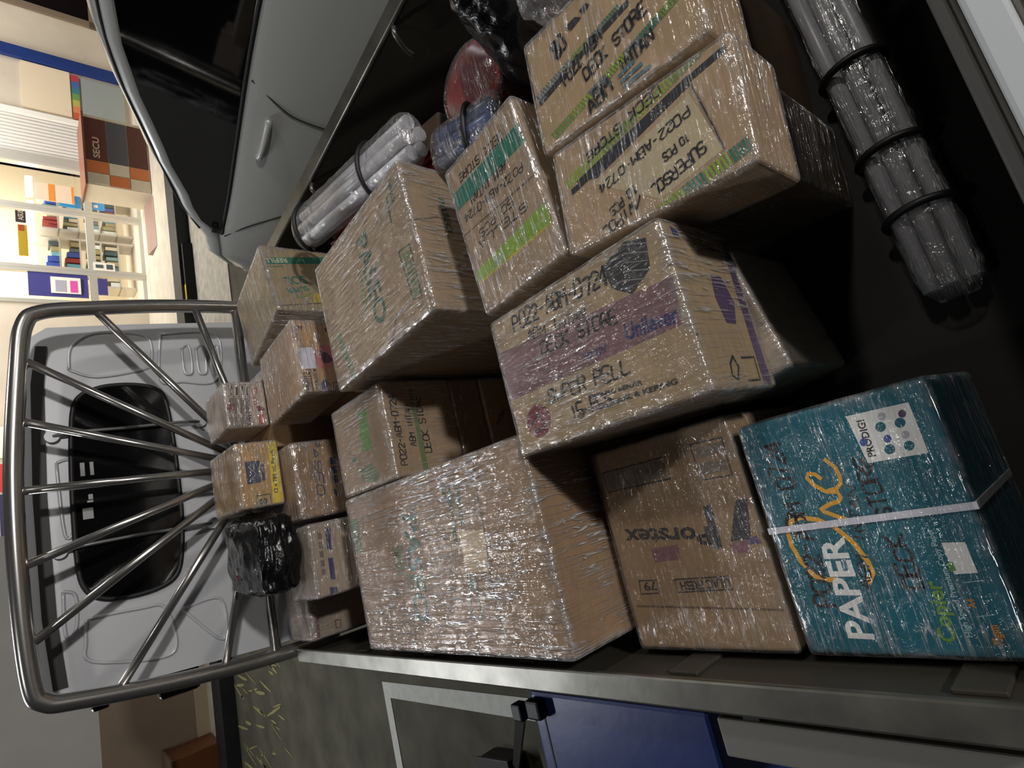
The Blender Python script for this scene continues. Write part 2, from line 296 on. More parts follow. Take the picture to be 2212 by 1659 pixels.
PRINTS={
 'teal':[
  ('l','t',[(-0.063,0.054),(-0.0624,0.0644),(-0.057,0.0787),(-0.0367,0.0905),(-0.0137,0.096),(0.0052,0.0944),(0.0174,0.0853),(0.0202,0.071),(0.0146,0.0507),(0.0012,0.0322),(-0.0201,0.0174),(-0.0435,0.009),(-0.0572,0.008),(-0.0686,0.0167)],0.0062,'yellow'),
  ('l','t',[(0.0097,0.0157),(0.0145,0.0243),(0.0241,0.0403),(0.0264,0.0431),(0.0318,0.0306),(0.0334,0.0178),(0.0382,0.0137),(0.0457,0.0154),(0.048,0.0286),(0.0595,0.0408),(0.07,0.0465),(0.075,0.0429),(0.0724,0.0346),(0.0659,0.0296)],0.0054,'yellow'),
  ('l','t',[(0.0492,0.0247),(0.0495,0.0158),(0.0553,0.0079),(0.0658,0.006),(0.0773,0.0081),(0.0884,0.0166)],0.0051,'yellow'),
  ('p', 't', 'PAPER', (-0.1371, 0.0333), (-0.0098, 0.028), 0.0297, 'white'),
  ('h', 't', 'PO22-ABM-0724', (-0.0977, 0.0659), (0.1275, 0.067), 0.0222, 'black'),
  ('h', 't', 'ABM INTAN', (-0.0783, 0.0156), (0.0487, -0.0085), 0.0116, 'black'),
  ('h', 't', 'DECK STORE', (-0.0793, -0.0413), (0.0851, -0.0327), 0.0183, 'black'),
  ('q','t',[(0.1355,-0.0253),(0.1335,-0.0949),(0.0722,-0.095),(0.0736,-0.0306)],'white'),
  ('p', 't', 'PRODIGI', (0.0801, -0.042), (0.1265, -0.0434), 0.0083, 'black'),
  ('q','t',[(0.1115,-0.0637),(0.1088,-0.0619),(0.1072,-0.0591),(0.1071,-0.056),(0.1086,-0.0535),(0.1114,-0.0521),(0.1145,-0.0523),(0.1173,-0.0541),(0.1189,-0.0569),(0.1189,-0.0601),(0.1174,-0.0626),(0.1146,-0.0639)],'teal'),
  ('q','t',[(0.1112,-0.0845),(0.1085,-0.0828),(0.1069,-0.0801),(0.1068,-0.0772),(0.1083,-0.0747),(0.111,-0.0734),(0.1141,-0.0737),(0.1168,-0.0754),(0.1184,-0.0781),(0.1184,-0.0811),(0.1169,-0.0835),(0.1142,-0.0848)],'teal'),
  ('q','t',[(0.0836,-0.0641),(0.0808,-0.0624),(0.0792,-0.0596),(0.079,-0.0566),(0.0804,-0.054),(0.0831,-0.0527),(0.0862,-0.0529),(0.089,-0.0547),(0.0907,-0.0575),(0.0908,-0.0605),(0.0893,-0.0631),(0.0867,-0.0644)],'teal'),
  ('q','t',[(0.0831,-0.0845),(0.0804,-0.0828),(0.0787,-0.0802),(0.0786,-0.0772),(0.08,-0.0748),(0.0826,-0.0735),(0.0856,-0.0738),(0.0883,-0.0755),(0.09,-0.0782),(0.0901,-0.0811),(0.0886,-0.0835),(0.0861,-0.0847)],'teal'),
  ('q','t',[(0.1236,-0.0677),(0.1205,-0.0654),(0.1199,-0.0619),(0.1222,-0.0594),(0.126,-0.0593),(0.129,-0.0617),(0.1296,-0.0652),(0.1274,-0.0677)],'grey'),
  ('q','t',[(0.1212,-0.0886),(0.1182,-0.0863),(0.1176,-0.083),(0.1198,-0.0806),(0.1235,-0.0806),(0.1265,-0.0829),(0.1271,-0.0862),(0.1249,-0.0886)],'purple'),
  ('q','t',[(0.0964,-0.0647),(0.0933,-0.0623),(0.0927,-0.0589),(0.0948,-0.0564),(0.0985,-0.0563),(0.1016,-0.0586),(0.1023,-0.0621),(0.1001,-0.0646)],'blue'),
  ('q','t',[(0.0967,-0.084),(0.0937,-0.0818),(0.093,-0.0784),(0.0951,-0.076),(0.0988,-0.076),(0.1018,-0.0783),(0.1025,-0.0816),(0.1004,-0.084)],'grey'),
  ('q','t',[(0.0984,-0.0389),(0.0952,-0.0364),(0.0945,-0.0328),(0.0967,-0.0301),(0.1005,-0.03),(0.1037,-0.0325),(0.1044,-0.0361),(0.1022,-0.0388)],'blue'),
  ('p', 't', 'Copier', (-0.1393, -0.0517), (-0.0712, -0.0579), 0.0158, 'leaf'),
  ('p', 't', 'High Speed Premium Copy Paper', (-0.1331, -0.0689), (-0.0114, -0.0696), 0.006, 'pale'),
  ('q','t',[(-0.0289,-0.0736),(-0.0306,-0.0957),(-0.0644,-0.0964),(-0.0645,-0.0744)],'white'),
  ('q','t',[(-0.0513,-0.0713),(-0.0507,-0.0773),(-0.0606,-0.0775),(-0.0612,-0.072)],'leaf'),
  ('p', 't', '75gsm', (-0.1414, -0.0945), (-0.1202, -0.0947), 0.0087, 'orange'),
  ('p', 't', 'A4', (-0.1019, -0.0827), (-0.0919, -0.083), 0.0067, 'orange'),
  ('l','t',[(-0.0741,-0.0804),(-0.0726,-0.0987)],0.0009,'pale'),
  ('l','t',[(-0.1113,-0.0795),(-0.109,-0.0968)],0.0009,'pale'),
 ],
 'lilac':[
  ('p', 't', 'LILAC FRESH', (-0.0638, -0.0643), (-0.0638, 0.0227), 0.0133, 'ink'),
  ('l','t',[(-0.0598,0.0311),(-0.0605,-0.0703),(-0.0795,-0.0668),(-0.0799,0.0311),(-0.0598,0.0311)],0.0022,'ink'),
  ('p', 't', '79', (-0.0611, 0.0695), (-0.0609, 0.0954), 0.0134, 'ink'),
  ('l','t',[(-0.0575,0.1021),(-0.0587,0.0656),(-0.0794,0.0691),(-0.0793,0.1058),(-0.0575,0.1021)],0.0024,'ink'),
  ('l','t',[(0.1324,0.1178),(0.1332,-0.0183),(0.0972,-0.0162),(0.0975,0.1163),(0.1324,0.1178)],0.0032,'ink'),
  ('q','t',[(0.129,0.1138),(0.1292,-0.014),(0.1006,-0.0111),(0.1004,0.1101)],'dim'),
  ('l','t',[(0.1408,-0.0682),(0.1391,-0.1226),(0.0825,-0.121),(0.0846,-0.0697),(0.1408,-0.0682)],0.0025,'ink'),
  ('q','t',[(0.1336,-0.0737),(0.1331,-0.1193),(0.1175,-0.1188),(0.1182,-0.0749)],'dim'),
  ('q','t',[(0.1093,-0.0731),(0.1066,-0.1174),(0.0913,-0.1157),(0.0911,-0.0719)],'dim'),
  ('p', 't', 'Porstex', (0.014, -0.0578), (0.0297, 0.105), 0.0265, 'ink'),
  ('q','t',[(0.0454,-0.0586),(0.0466,-0.073),(-0.0184,-0.0703),(-0.0203,-0.056)],'ink'),
  ('q','t',[(0.0457,-0.113),(0.0459,-0.1317),(-0.0107,-0.1189),(-0.0114,-0.0861)],'ink'),
  ('q','t',[(-0.0132,-0.0831),(-0.0122,-0.1127),(-0.0287,-0.1093),(-0.0283,-0.0826)],'mauve'),
  ('q','t',[(-0.01,-0.1123),(-0.0076,-0.1279),(-0.0184,-0.1319),(-0.0196,-0.1136)],'purple'),
  ('q','t',[(-0.0079,0.0582),(-0.0061,0.0052),(-0.0289,0.0104),(-0.0296,0.0583)],'mauve'),
  ('l','t',[(-0.0988,0.1215),(-0.1051,-0.0189),(-0.1108,-0.1488)],0.0029,'fold'),
 ],
 'sp':[
  ('q','t',[(0.0628,0.183),(0.0373,-0.178),(-0.0259,-0.1692),(-0.0241,0.1887)],'plum'),
  ('q','t',[(0.1215,-0.1227),(0.1036,-0.1569),(0.0621,-0.1495),(0.042,-0.1126),(0.0636,-0.0832),(0.1003,-0.0784)],'ink'),
  ('l','t',[(0.113,-0.1197),(0.0961,-0.1567)],0.0012,'greyl'),
  ('l','t',[(0.1004,-0.1178),(0.085,-0.1532)],0.0012,'greyl'),
  ('l','t',[(0.0879,-0.116),(0.0738,-0.1498)],0.0011,'greyl'),
  ('l','t',[(0.0755,-0.1142),(0.0626,-0.1463)],0.0012,'greyl'),
  ('l','t',[(0.0631,-0.1123),(0.0515,-0.1428)],0.0012,'greyl'),
  ('q','t',[(-0.0807,0.0969),(-0.0889,0.1016),(-0.0953,0.1089),(-0.0991,0.1179),(-0.1,0.1278),(-0.0976,0.1372),(-0.0922,0.145),(-0.0845,0.1502),(-0.0753,0.1521),(-0.0659,0.1504),(-0.0574,0.1453),(-0.051,0.1375),(-0.0475,0.128),(-0.0471,0.1181),(-0.05,0.1089),(-0.0556,0.1016),(-0.0633,0.0968),(-0.0722,0.0953)],'seal'),
  ('l','t',[(-0.0759,0.1421),(-0.0624,0.1189),(-0.0868,0.1102),(-0.0899,0.1363)],0.0043,'ink'),
  ('h', 't', 'SUPER PELL', (-0.0522, 0.0906), (-0.0583, -0.0743), 0.0204, 'black'),
  ('h', 't', '15 PCS', (-0.0918, 0.0522), (-0.0907, -0.0307), 0.0201, 'black'),
  ('h', 't', 'PO22-ABM-0724', (0.0859, 0.1278), (0.0736, -0.0813), 0.0253, 'black'),
  ('h', 't', 'ABM INTAN', (0.0573, 0.1022), (0.0426, -0.0272), 0.0159, 'black'),
  ('h', 't', 'DECK STORE', (0.0246, 0.0799), (0.0159, -0.0797), 0.0204, 'black'),
  ('p', 't', 'Unilever', (-0.0138, -0.0823), (-0.0207, -0.1665), 0.0226, 'navy'),
  ('p', 't', 'UNTUK SEJUK & KERING', (-0.0884, 0.0354), (-0.0952, -0.1382), 0.0071, 'ink'),
  ('p', 't', 'PASANG BENAR', (-0.0733, 0.0087), (-0.0795, -0.0871), 0.0062, 'ink'),
  ('p', 't', '"EASY IRON"', (-0.0144, -0.0006), (-0.0165, -0.0463), 0.0099, 'navy'),
  ('q','f',[(0.1268,0.0197),(0.1272,-0.0056),(-0.1156,0.0132),(-0.1168,0.0381)],'purple'),
  ('q','f',[(0.0479,0.088),(0.0462,0.0598),(0.0084,0.0451),(-0.0262,0.0618),(-0.025,0.0888),(0.0137,0.0969)],'purple'),
  ('q','f',[(0.1116,0.1583),(0.1077,0.1423),(0.0956,0.1416),(0.0955,0.1562)],'navy'),
  ('p', 'f', 'Superpell', (-0.1128, 0.1867), (-0.0088, 0.1819), 0.018, 'navy'),
  ('l','f',[(0.1124,0.0859),(0.1132,0.0436),(0.0912,0.0378),(0.0896,0.0832),(0.1124,0.0859)],0.0044,'plum'),
  ('l','f',[(-0.0741,0.1045),(-0.0887,0.0977),(-0.1069,0.1101),(-0.1004,0.122),(-0.0843,0.1174),(-0.0741,0.1045)],0.0039,'ink'),
  ('l','f',[(-0.0763,0.0808),(-0.0754,0.0424),(-0.109,0.0462),(-0.1089,0.0819)],0.0034,'ink'),
 ],
 'paseo2':[
  ('p', 't', 'PASEO', (0.11, 0.0821), (-0.1184, 0.1115), 0.0573, 'green'),
  ('p', 't', 'SMART', (0.0471, 0.1568), (-0.0247, 0.1565), 0.043, 'greent'),
  ('p', 't', 'Softpack', (0.1431, -0.1351), (0.0559, -0.1298), 0.0188, 'green'),
  ('p', 't', 'Independence', (0.1444, -0.112), (0.0287, -0.0966), 0.0162, 'green'),
  ('p', 't', 'Day', (0.1455, -0.0888), (0.1161, -0.0888), 0.0183, 'green'),
  ('q','t',[(0.1362,0.3466),(0.1322,0.3033),(0.0479,0.3115),(0.0482,0.3555)],'greent'),
  ('q','t',[(0.0485,-0.1176),(0.0413,-0.1998),(-0.0323,-0.1884),(-0.0318,-0.1206)],'tape'),
  ('l','t',[(0.1674,-0.2137),(0.0888,-0.2034),(0.0384,-0.201),(-0.0325,-0.1907),(-0.0972,-0.1892),(-0.1603,-0.1878)],0.0043,'fold'),
  ('l','t',[(-0.0344,-0.1171),(-0.0348,-0.1445),(-0.1205,-0.134),(-0.1203,-0.1072),(-0.0344,-0.1171)],0.0038,'green'),
  ('q','t',[(-0.0415,-0.1169),(-0.0415,-0.1395),(-0.0653,-0.1379),(-0.0657,-0.1154)],'greent'),
 ],
 'paseo1':[
  ('p', 't', 'PASEO', (0.1144, -0.0012), (-0.1065, -0.0108), 0.0514, 'green'),
  ('p', 't', 'Smart', (0.0452, 0.0191), (-0.052, 0.0286), 0.025, 'greent'),
  ('p', 't', 'Softpack', (0.1516, -0.1767), (0.097, -0.1752), 0.0147, 'green'),
  ('l','t',[(-0.004,-0.1554),(-0.01,-0.1971),(-0.1259,-0.1957),(-0.1188,-0.1661),(-0.004,-0.1554)],0.0045,'green'),
  ('q','t',[(-0.0128,-0.1643),(-0.0208,-0.1891),(-0.0365,-0.1894),(-0.0297,-0.1662)],'greent'),
  ('q','t',[(-0.0347,-0.1658),(-0.0423,-0.1905),(-0.0575,-0.1903),(-0.0512,-0.1671)],'greent'),
  ('q','t',[(-0.0564,-0.1673),(-0.0635,-0.1918),(-0.0784,-0.1911),(-0.0724,-0.1681)],'greent'),
  ('q','t',[(-0.0778,-0.1687),(-0.0846,-0.1931),(-0.099,-0.1919),(-0.0934,-0.1691)],'greent'),
  ('q','t',[(-0.099,-0.1702),(-0.1054,-0.1944),(-0.1194,-0.1928),(-0.1141,-0.17)],'greent'),
  ('l','t',[(-0.1185,-0.1224),(-0.1178,-0.0932),(-0.1352,-0.0786),(-0.16,-0.057)],0.0054,'purple'),
  ('l','t',[(0.1239,-0.1604),(0.0682,-0.1553)],0.0059,'green'),
  ('l','t',[(-0.0449,0.1705),(-0.1725,0.1385)],0.0228,'greent'),
  ('p', 'f', 'PASEO', (0.0969, 0.3681), (0.0123, 0.3675), 0.0145, 'green'),
  ('l','f',[(0.0285,0.4559),(0.056,0.3488)],0.0023,'fold'),
 ],
 'box3':[
  ('q','t',[(0.1034,0.112),(0.1026,-0.1037),(0.0626,-0.1139),(0.0663,0.1139)],'jade'),
  ('q','t',[(-0.068,0.1219),(-0.0564,-0.1026),(-0.094,-0.0995),(-0.0904,0.1196)],'lime'),
  ('q','t',[(-0.0904,0.1196),(-0.094,-0.0995),(-0.098,-0.0992),(-0.0946,0.1195)],'gold'),
  ('q','f',[(-0.0646,0.3733),(-0.0604,0.353),(-0.1017,0.3531),(-0.0973,0.3769)],'gold'),
  ('q','f',[(0.097,0.3672),(0.1013,0.3544),(0.0672,0.3499),(0.0639,0.3605)],'leaf'),
  ('h', 't', 'DECK STORE', (0.1215, -0.0633), (0.1253, 0.073), 0.0151, 'black'),
  ('h', 't', 'ABM INTAN', (0.0656, -0.0488), (0.0666, 0.0587), 0.0146, 'black'),
  ('h', 't', 'PO22-ABM-0724', (0.0355, -0.0828), (0.047, 0.0883), 0.0136, 'black'),
  ('h', 't', '50 PCS', (-0.0015, -0.0377), (-0.0043, 0.0641), 0.0142, 'black'),
  ('h', 't', 'STELLA', (-0.0286, -0.0647), (-0.0231, 0.0727), 0.0151, 'black'),
  ('l','t',[(0.0124,0.1282),(-0.0024,-0.1099)],0.0031,'fold'),
 ],
 'b16':[
  ('q','t',[(0.0034,0.144),(0.004,0.1406),(-0.0104,0.1301),(-0.0109,0.1334)],'slate'),
  ('q','t',[(0.0044,0.1379),(0.005,0.1346),(-0.0093,0.1242),(-0.0099,0.1275)],'slate'),
  ('q','t',[(0.0054,0.1319),(0.006,0.1286),(-0.0083,0.1183),(-0.0088,0.1215)],'slate'),
  ('q','t',[(0.0064,0.1259),(0.0069,0.1226),(-0.0073,0.1125),(-0.0078,0.1157)],'slate'),
  ('q','t',[(0.0074,0.12),(0.0079,0.1168),(-0.0062,0.1067),(-0.0068,0.1099)],'slate'),
  ('q','t',[(0.0083,0.1141),(0.0088,0.1109),(-0.0052,0.101),(-0.0058,0.1041)],'slate'),
  ('q','t',[(0.0093,0.1083),(0.0098,0.1051),(-0.0042,0.0953),(-0.0048,0.0984)],'slate'),
  ('q','t',[(0.0102,0.1026),(0.0107,0.0994),(-0.0033,0.0897),(-0.0038,0.0928)],'slate'),
  ('q','t',[(0.0111,0.0969),(0.0116,0.0937),(-0.0023,0.0841),(-0.0028,0.0872)],'slate'),
  ('q','t',[(0.012,0.0912),(0.0125,0.0881),(-0.0013,0.0786),(-0.0018,0.0816)],'slate'),
  ('q','t',[(0.013,0.0856),(0.0135,0.0825),(-0.0004,0.0731),(-0.0009,0.0761)],'slate'),
  ('q','t',[(0.0139,0.0801),(0.0143,0.077),(0.0006,0.0677),(0.0001,0.0706)],'slate'),
  ('q','t',[(0.0148,0.0746),(0.0152,0.0715),(0.0015,0.0623),(0.001,0.0652)],'slate'),
  ('q','t',[(0.0156,0.0691),(0.0161,0.0661),(0.0025,0.057),(0.002,0.0599)],'slate'),
  ('q','t',[(0.0165,0.0637),(0.017,0.0607),(0.0034,0.0517),(0.0029,0.0546)],'leaf'),
  ('q','t',[(0.0174,0.0583),(0.0179,0.0554),(0.0043,0.0464),(0.0038,0.0493)],'leaf'),
  ('q','t',[(0.0183,0.053),(0.0187,0.0501),(0.0052,0.0412),(0.0047,0.0441)],'leaf'),
  ('q','t',[(0.0191,0.0478),(0.0196,0.0449),(0.0061,0.0361),(0.0056,0.0389)],'leaf'),
  ('q','t',[(0.02,0.0426),(0.0204,0.0397),(0.007,0.031),(0.0065,0.0338)],'leaf'),
  ('q','t',[(0.0208,0.0374),(0.0213,0.0346),(0.0079,0.0259),(0.0074,0.0287)],'leaf'),
  ('q','t',[(0.0216,0.0323),(0.0221,0.0295),(0.0088,0.0209),(0.0083,0.0237)],'leaf'),
  ('q','t',[(0.0225,0.0272),(0.0229,0.0244),(0.0097,0.0159),(0.0092,0.0187)],'slate'),
  ('q','t',[(0.0233,0.0221),(0.0237,0.0194),(0.0105,0.011),(0.0101,0.0137)],'slate'),
  ('q','t',[(0.0241,0.0171),(0.0245,0.0144),(0.0114,0.0061),(0.0109,0.0088)],'slate'),
  ('q','t',[(0.0249,0.0122),(0.0253,0.0095),(0.0122,0.0013),(0.0118,0.0039)],'slate'),
  ('q','t',[(0.0257,0.0073),(0.0261,0.0046),(0.0131,-0.0035),(0.0126,-0.0009)],'slate'),
  ('q','t',[(0.0265,0.0024),(0.0269,-0.0003),(0.0139,-0.0083),(0.0135,-0.0057)],'slate'),
  ('q','t',[(0.0273,-0.0024),(0.0277,-0.0051),(0.0147,-0.013),(0.0143,-0.0104)],'slate'),
  ('q','t',[(0.0281,-0.0072),(0.0285,-0.0098),(0.0156,-0.0177),(0.0151,-0.0152)],'jade'),
  ('q','t',[(0.0288,-0.012),(0.0293,-0.0146),(0.0164,-0.0224),(0.0159,-0.0198)],'jade'),
  ('q','t',[(0.0296,-0.0167),(0.03,-0.0193),(0.0172,-0.027),(0.0167,-0.0245)],'jade'),
  ('q','t',[(0.0304,-0.0214),(0.0308,-0.0239),(0.018,-0.0316),(0.0176,-0.0291)],'jade'),
  ('q','t',[(0.0311,-0.026),(0.0315,-0.0285),(0.0188,-0.0361),(0.0184,-0.0336)],'jade'),
  ('q','t',[(0.0319,-0.0306),(0.0323,-0.0331),(0.0196,-0.0406),(0.0191,-0.0381)],'jade'),
  ('q','t',[(-0.0738,0.1271),(-0.073,0.1236),(-0.0867,0.1127),(-0.0876,0.1161)],'leaf'),
  ('q','t',[(-0.0723,0.1207),(-0.0715,0.1173),(-0.0852,0.1064),(-0.086,0.1098)],'leaf'),
  ('q','t',[(-0.0709,0.1144),(-0.0701,0.111),(-0.0837,0.1002),(-0.0845,0.1036)],'leaf'),
  ('q','t',[(-0.0694,0.1081),(-0.0686,0.1047),(-0.0822,0.0941),(-0.083,0.0975)],'leaf'),
  ('q','t',[(-0.068,0.1019),(-0.0672,0.0986),(-0.0807,0.0881),(-0.0815,0.0914)],'leaf'),
  ('q','t',[(-0.0666,0.0958),(-0.0658,0.0924),(-0.0793,0.0821),(-0.0801,0.0854)],'leaf'),
  ('q','t',[(-0.0652,0.0897),(-0.0644,0.0864),(-0.0778,0.0762),(-0.0786,0.0794)],'leaf'),
  ('q','t',[(-0.0638,0.0837),(-0.063,0.0804),(-0.0764,0.0703),(-0.0772,0.0735)],'lime'),
  ('q','t',[(-0.0624,0.0777),(-0.0616,0.0745),(-0.075,0.0644),(-0.0757,0.0676)],'lime'),
  ('q','t',[(-0.061,0.0718),(-0.0603,0.0686),(-0.0736,0.0587),(-0.0743,0.0618)],'lime'),
  ('q','t',[(-0.0597,0.066),(-0.0589,0.0628),(-0.0722,0.053),(-0.0729,0.0561)],'lime'),
  ('q','t',[(-0.0583,0.0602),(-0.0576,0.057),(-0.0708,0.0473),(-0.0715,0.0504)],'lime'),
  ('q','t',[(-0.057,0.0544),(-0.0563,0.0513),(-0.0694,0.0417),(-0.0702,0.0448)],'lime'),
  ('q','t',[(-0.0557,0.0487),(-0.055,0.0456),(-0.0681,0.0361),(-0.0688,0.0392)],'lime'),
  ('q','t',[(-0.0544,0.0431),(-0.0537,0.04),(-0.0667,0.0306),(-0.0675,0.0337)],'slate'),
  ('q','t',[(-0.0531,0.0375),(-0.0524,0.0345),(-0.0654,0.0252),(-0.0661,0.0282)],'slate'),
  ('q','t',[(-0.0518,0.032),(-0.0511,0.029),(-0.0641,0.0198),(-0.0648,0.0227)],'slate'),
  ('q','t',[(-0.0506,0.0265),(-0.0499,0.0235),(-0.0628,0.0144),(-0.0635,0.0174)],'slate'),
  ('q','t',[(-0.0493,0.0211),(-0.0486,0.0181),(-0.0615,0.0091),(-0.0622,0.012)],'slate'),
  ('q','t',[(-0.0481,0.0157),(-0.0474,0.0127),(-0.0602,0.0039),(-0.0609,0.0067)],'slate'),
  ('q','t',[(-0.0468,0.0104),(-0.0462,0.0074),(-0.0589,-0.0014),(-0.0596,0.0015)],'lime'),
  ('q','t',[(-0.0456,0.0051),(-0.045,0.0022),(-0.0577,-0.0065),(-0.0584,-0.0037)],'lime'),
  ('q','t',[(-0.0444,-0.0002),(-0.0438,-0.003),(-0.0564,-0.0116),(-0.0571,-0.0088)],'lime'),
  ('q','t',[(-0.0432,-0.0053),(-0.0426,-0.0082),(-0.0552,-0.0167),(-0.0559,-0.0139)],'lime'),
  ('q','t',[(-0.042,-0.0105),(-0.0414,-0.0133),(-0.054,-0.0217),(-0.0546,-0.019)],'lime'),
  ('q','t',[(-0.0409,-0.0156),(-0.0402,-0.0184),(-0.0527,-0.0267),(-0.0534,-0.024)],'lime'),
  ('q','t',[(-0.0397,-0.0206),(-0.0391,-0.0234),(-0.0515,-0.0317),(-0.0522,-0.0289)],'lime'),
  ('q','t',[(-0.0385,-0.0256),(-0.0379,-0.0284),(-0.0504,-0.0365),(-0.051,-0.0339)],'slate'),
  ('q','t',[(-0.0374,-0.0306),(-0.0368,-0.0333),(-0.0492,-0.0414),(-0.0498,-0.0387)],'slate'),
  ('q','t',[(-0.0363,-0.0355),(-0.0356,-0.0382),(-0.048,-0.0462),(-0.0486,-0.0436)],'slate'),
  ('q','t',[(-0.0351,-0.0404),(-0.0345,-0.0431),(-0.0468,-0.051),(-0.0475,-0.0484)],'slate'),
  ('q','t',[(-0.034,-0.0452),(-0.0334,-0.0479),(-0.0457,-0.0557),(-0.0463,-0.0531)],'slate'),
  ('q','t',[(-0.0329,-0.05),(-0.0323,-0.0526),(-0.0445,-0.0604),(-0.0452,-0.0578)],'slate'),
  ('q','t',[(-0.0318,-0.0548),(-0.0312,-0.0574),(-0.0434,-0.0651),(-0.044,-0.0625)],'jade'),
  ('q','t',[(-0.0307,-0.0595),(-0.0301,-0.062),(-0.0423,-0.0697),(-0.0429,-0.0671)],'jade'),
  ('q','t',[(-0.0296,-0.0641),(-0.0291,-0.0667),(-0.0412,-0.0742),(-0.0418,-0.0717)],'jade'),
  ('q','t',[(-0.0286,-0.0688),(-0.028,-0.0713),(-0.0401,-0.0788),(-0.0407,-0.0763)],'jade'),
  ('q','t',[(-0.0275,-0.0734),(-0.0269,-0.0759),(-0.039,-0.0833),(-0.0396,-0.0808)],'jade'),
  ('q','t',[(-0.0265,-0.0779),(-0.0259,-0.0804),(-0.0379,-0.0877),(-0.0385,-0.0853)],'jade'),
  ('q','t',[(-0.0254,-0.0824),(-0.0249,-0.0849),(-0.0368,-0.0921),(-0.0374,-0.0897)],'jade'),
  ('q','t',[(-0.0244,-0.0869),(-0.0238,-0.0893),(-0.0357,-0.0965),(-0.0363,-0.0941)],'leaf'),
  ('q','t',[(-0.0234,-0.0913),(-0.0228,-0.0938),(-0.0347,-0.1009),(-0.0353,-0.0985)],'leaf'),
  ('q','t',[(-0.0223,-0.0957),(-0.0218,-0.0981),(-0.0336,-0.1052),(-0.0342,-0.1028)],'leaf'),
  ('q','t',[(-0.0213,-0.1001),(-0.0208,-0.1025),(-0.0326,-0.1095),(-0.0332,-0.1071)],'leaf'),
  ('q','t',[(-0.0203,-0.1044),(-0.0198,-0.1068),(-0.0315,-0.1137),(-0.0321,-0.1114)],'leaf'),
  ('q','t',[(-0.0193,-0.1087),(-0.0188,-0.1111),(-0.0305,-0.1179),(-0.0311,-0.1156)],'leaf'),
  ('l','t',[(-0.0133,0.1344),(0.0087,0.0308),(0.0215,-0.0489)],0.0088,'tapeblack'),
  ('h', 't', '80', (0.0302, 0.0869), (0.0402, 0.0614), 0.0281, 'black'),
  ('h', 't', 'PO22-ABM', (-0.0192, 0.0818), (0.005, -0.0001), 0.0201, 'black'),
  ('h', 't', 'DECK STORE', (-0.0368, 0.0425), (-0.0101, -0.0746), 0.0187, 'black'),
  ('h', 't', 'ABM', (-0.0894, 0.0477), (-0.0755, 0.0007), 0.0221, 'black'),
  ('h', 't', 'INTAN', (-0.0667, -0.0164), (-0.0544, -0.0768), 0.0188, 'black'),
  ('q','t',[(0.0663,0.0597),(0.0687,0.0393),(0.0592,0.0273),(0.0541,0.0504)],'ink'),
  ('q','t',[(0.0707,0.0291),(0.0743,0.0163),(0.0664,0.0091),(0.0611,0.0221)],'ink'),
  ('q','t',[(-0.0646,-0.0106),(-0.0587,-0.0388),(-0.0642,-0.0415),(-0.0704,-0.0123)],'slate'),
  ('q','t',[(-0.0741,-0.0124),(-0.0702,-0.0499),(-0.0756,-0.0524),(-0.0798,-0.0141)],'slate'),
  ('q','t',[(-0.0836,-0.0142),(-0.0814,-0.0606),(-0.0867,-0.0631),(-0.0893,-0.0159)],'slate'),
  ('q','t',[(-0.093,-0.016),(-0.0923,-0.0711),(-0.0975,-0.0735),(-0.0987,-0.0176)],'slate'),
 ],
 'b17':[
  ('q','t',[(0.0012,0.0802),(0.0425,-0.0861),(-0.0492,-0.1131),(-0.0687,-0.0174)],'paper'),
  ('q','t',[(0.0323,0.1379),(0.0333,0.1335),(0.0176,0.1234),(0.0165,0.1277)],'lime'),
  ('q','t',[(0.0342,0.1299),(0.0352,0.1256),(0.0196,0.1157),(0.0185,0.1199)],'lime'),
  ('q','t',[(0.0361,0.1221),(0.0371,0.1178),(0.0215,0.108),(0.0204,0.1122)],'lime'),
  ('q','t',[(0.038,0.1143),(0.039,0.1101),(0.0235,0.1005),(0.0224,0.1046)],'lime'),
  ('q','t',[(0.0398,0.1067),(0.0408,0.1025),(0.0254,0.093),(0.0243,0.0971)],'lime'),
  ('q','t',[(0.0416,0.0991),(0.0426,0.095),(0.0273,0.0856),(0.0262,0.0897)],'lime'),
  ('q','t',[(0.0435,0.0916),(0.0444,0.0876),(0.0291,0.0783),(0.0281,0.0823)],'lime'),
  ('q','t',[(0.0452,0.0843),(0.0462,0.0802),(0.031,0.0712),(0.03,0.0751)],'lime'),
  ('q','t',[(0.047,0.077),(0.048,0.073),(0.0328,0.064),(0.0318,0.0679)],'lime'),
  ('q','t',[(0.0487,0.0698),(0.0497,0.0659),(0.0346,0.057),(0.0336,0.0609)],'lime'),
  ('q','t',[(0.0505,0.0627),(0.0514,0.0588),(0.0364,0.0501),(0.0354,0.0539)],'leaf'),
  ('q','t',[(0.0522,0.0557),(0.0531,0.0518),(0.0381,0.0432),(0.0372,0.047)],'leaf'),
  ('q','t',[(0.0538,0.0487),(0.0548,0.0449),(0.0399,0.0365),(0.0389,0.0402)],'leaf'),
  ('q','t',[(0.0555,0.0419),(0.0564,0.0381),(0.0416,0.0298),(0.0407,0.0334)],'leaf'),
  ('q','t',[(0.0571,0.0351),(0.058,0.0314),(0.0433,0.0231),(0.0424,0.0268)],'leaf'),
  ('q','t',[(0.0588,0.0284),(0.0596,0.0247),(0.045,0.0166),(0.0441,0.0202)],'leaf'),
  ('q','t',[(0.0604,0.0218),(0.0612,0.0181),(0.0466,0.0101),(0.0457,0.0137)],'leaf'),
  ('q','t',[(0.0619,0.0152),(0.0628,0.0116),(0.0483,0.0037),(0.0474,0.0072)],'leaf'),
  ('q','t',[(0.0635,0.0087),(0.0644,0.0052),(0.0499,-0.0026),(0.049,0.0009)],'leaf'),
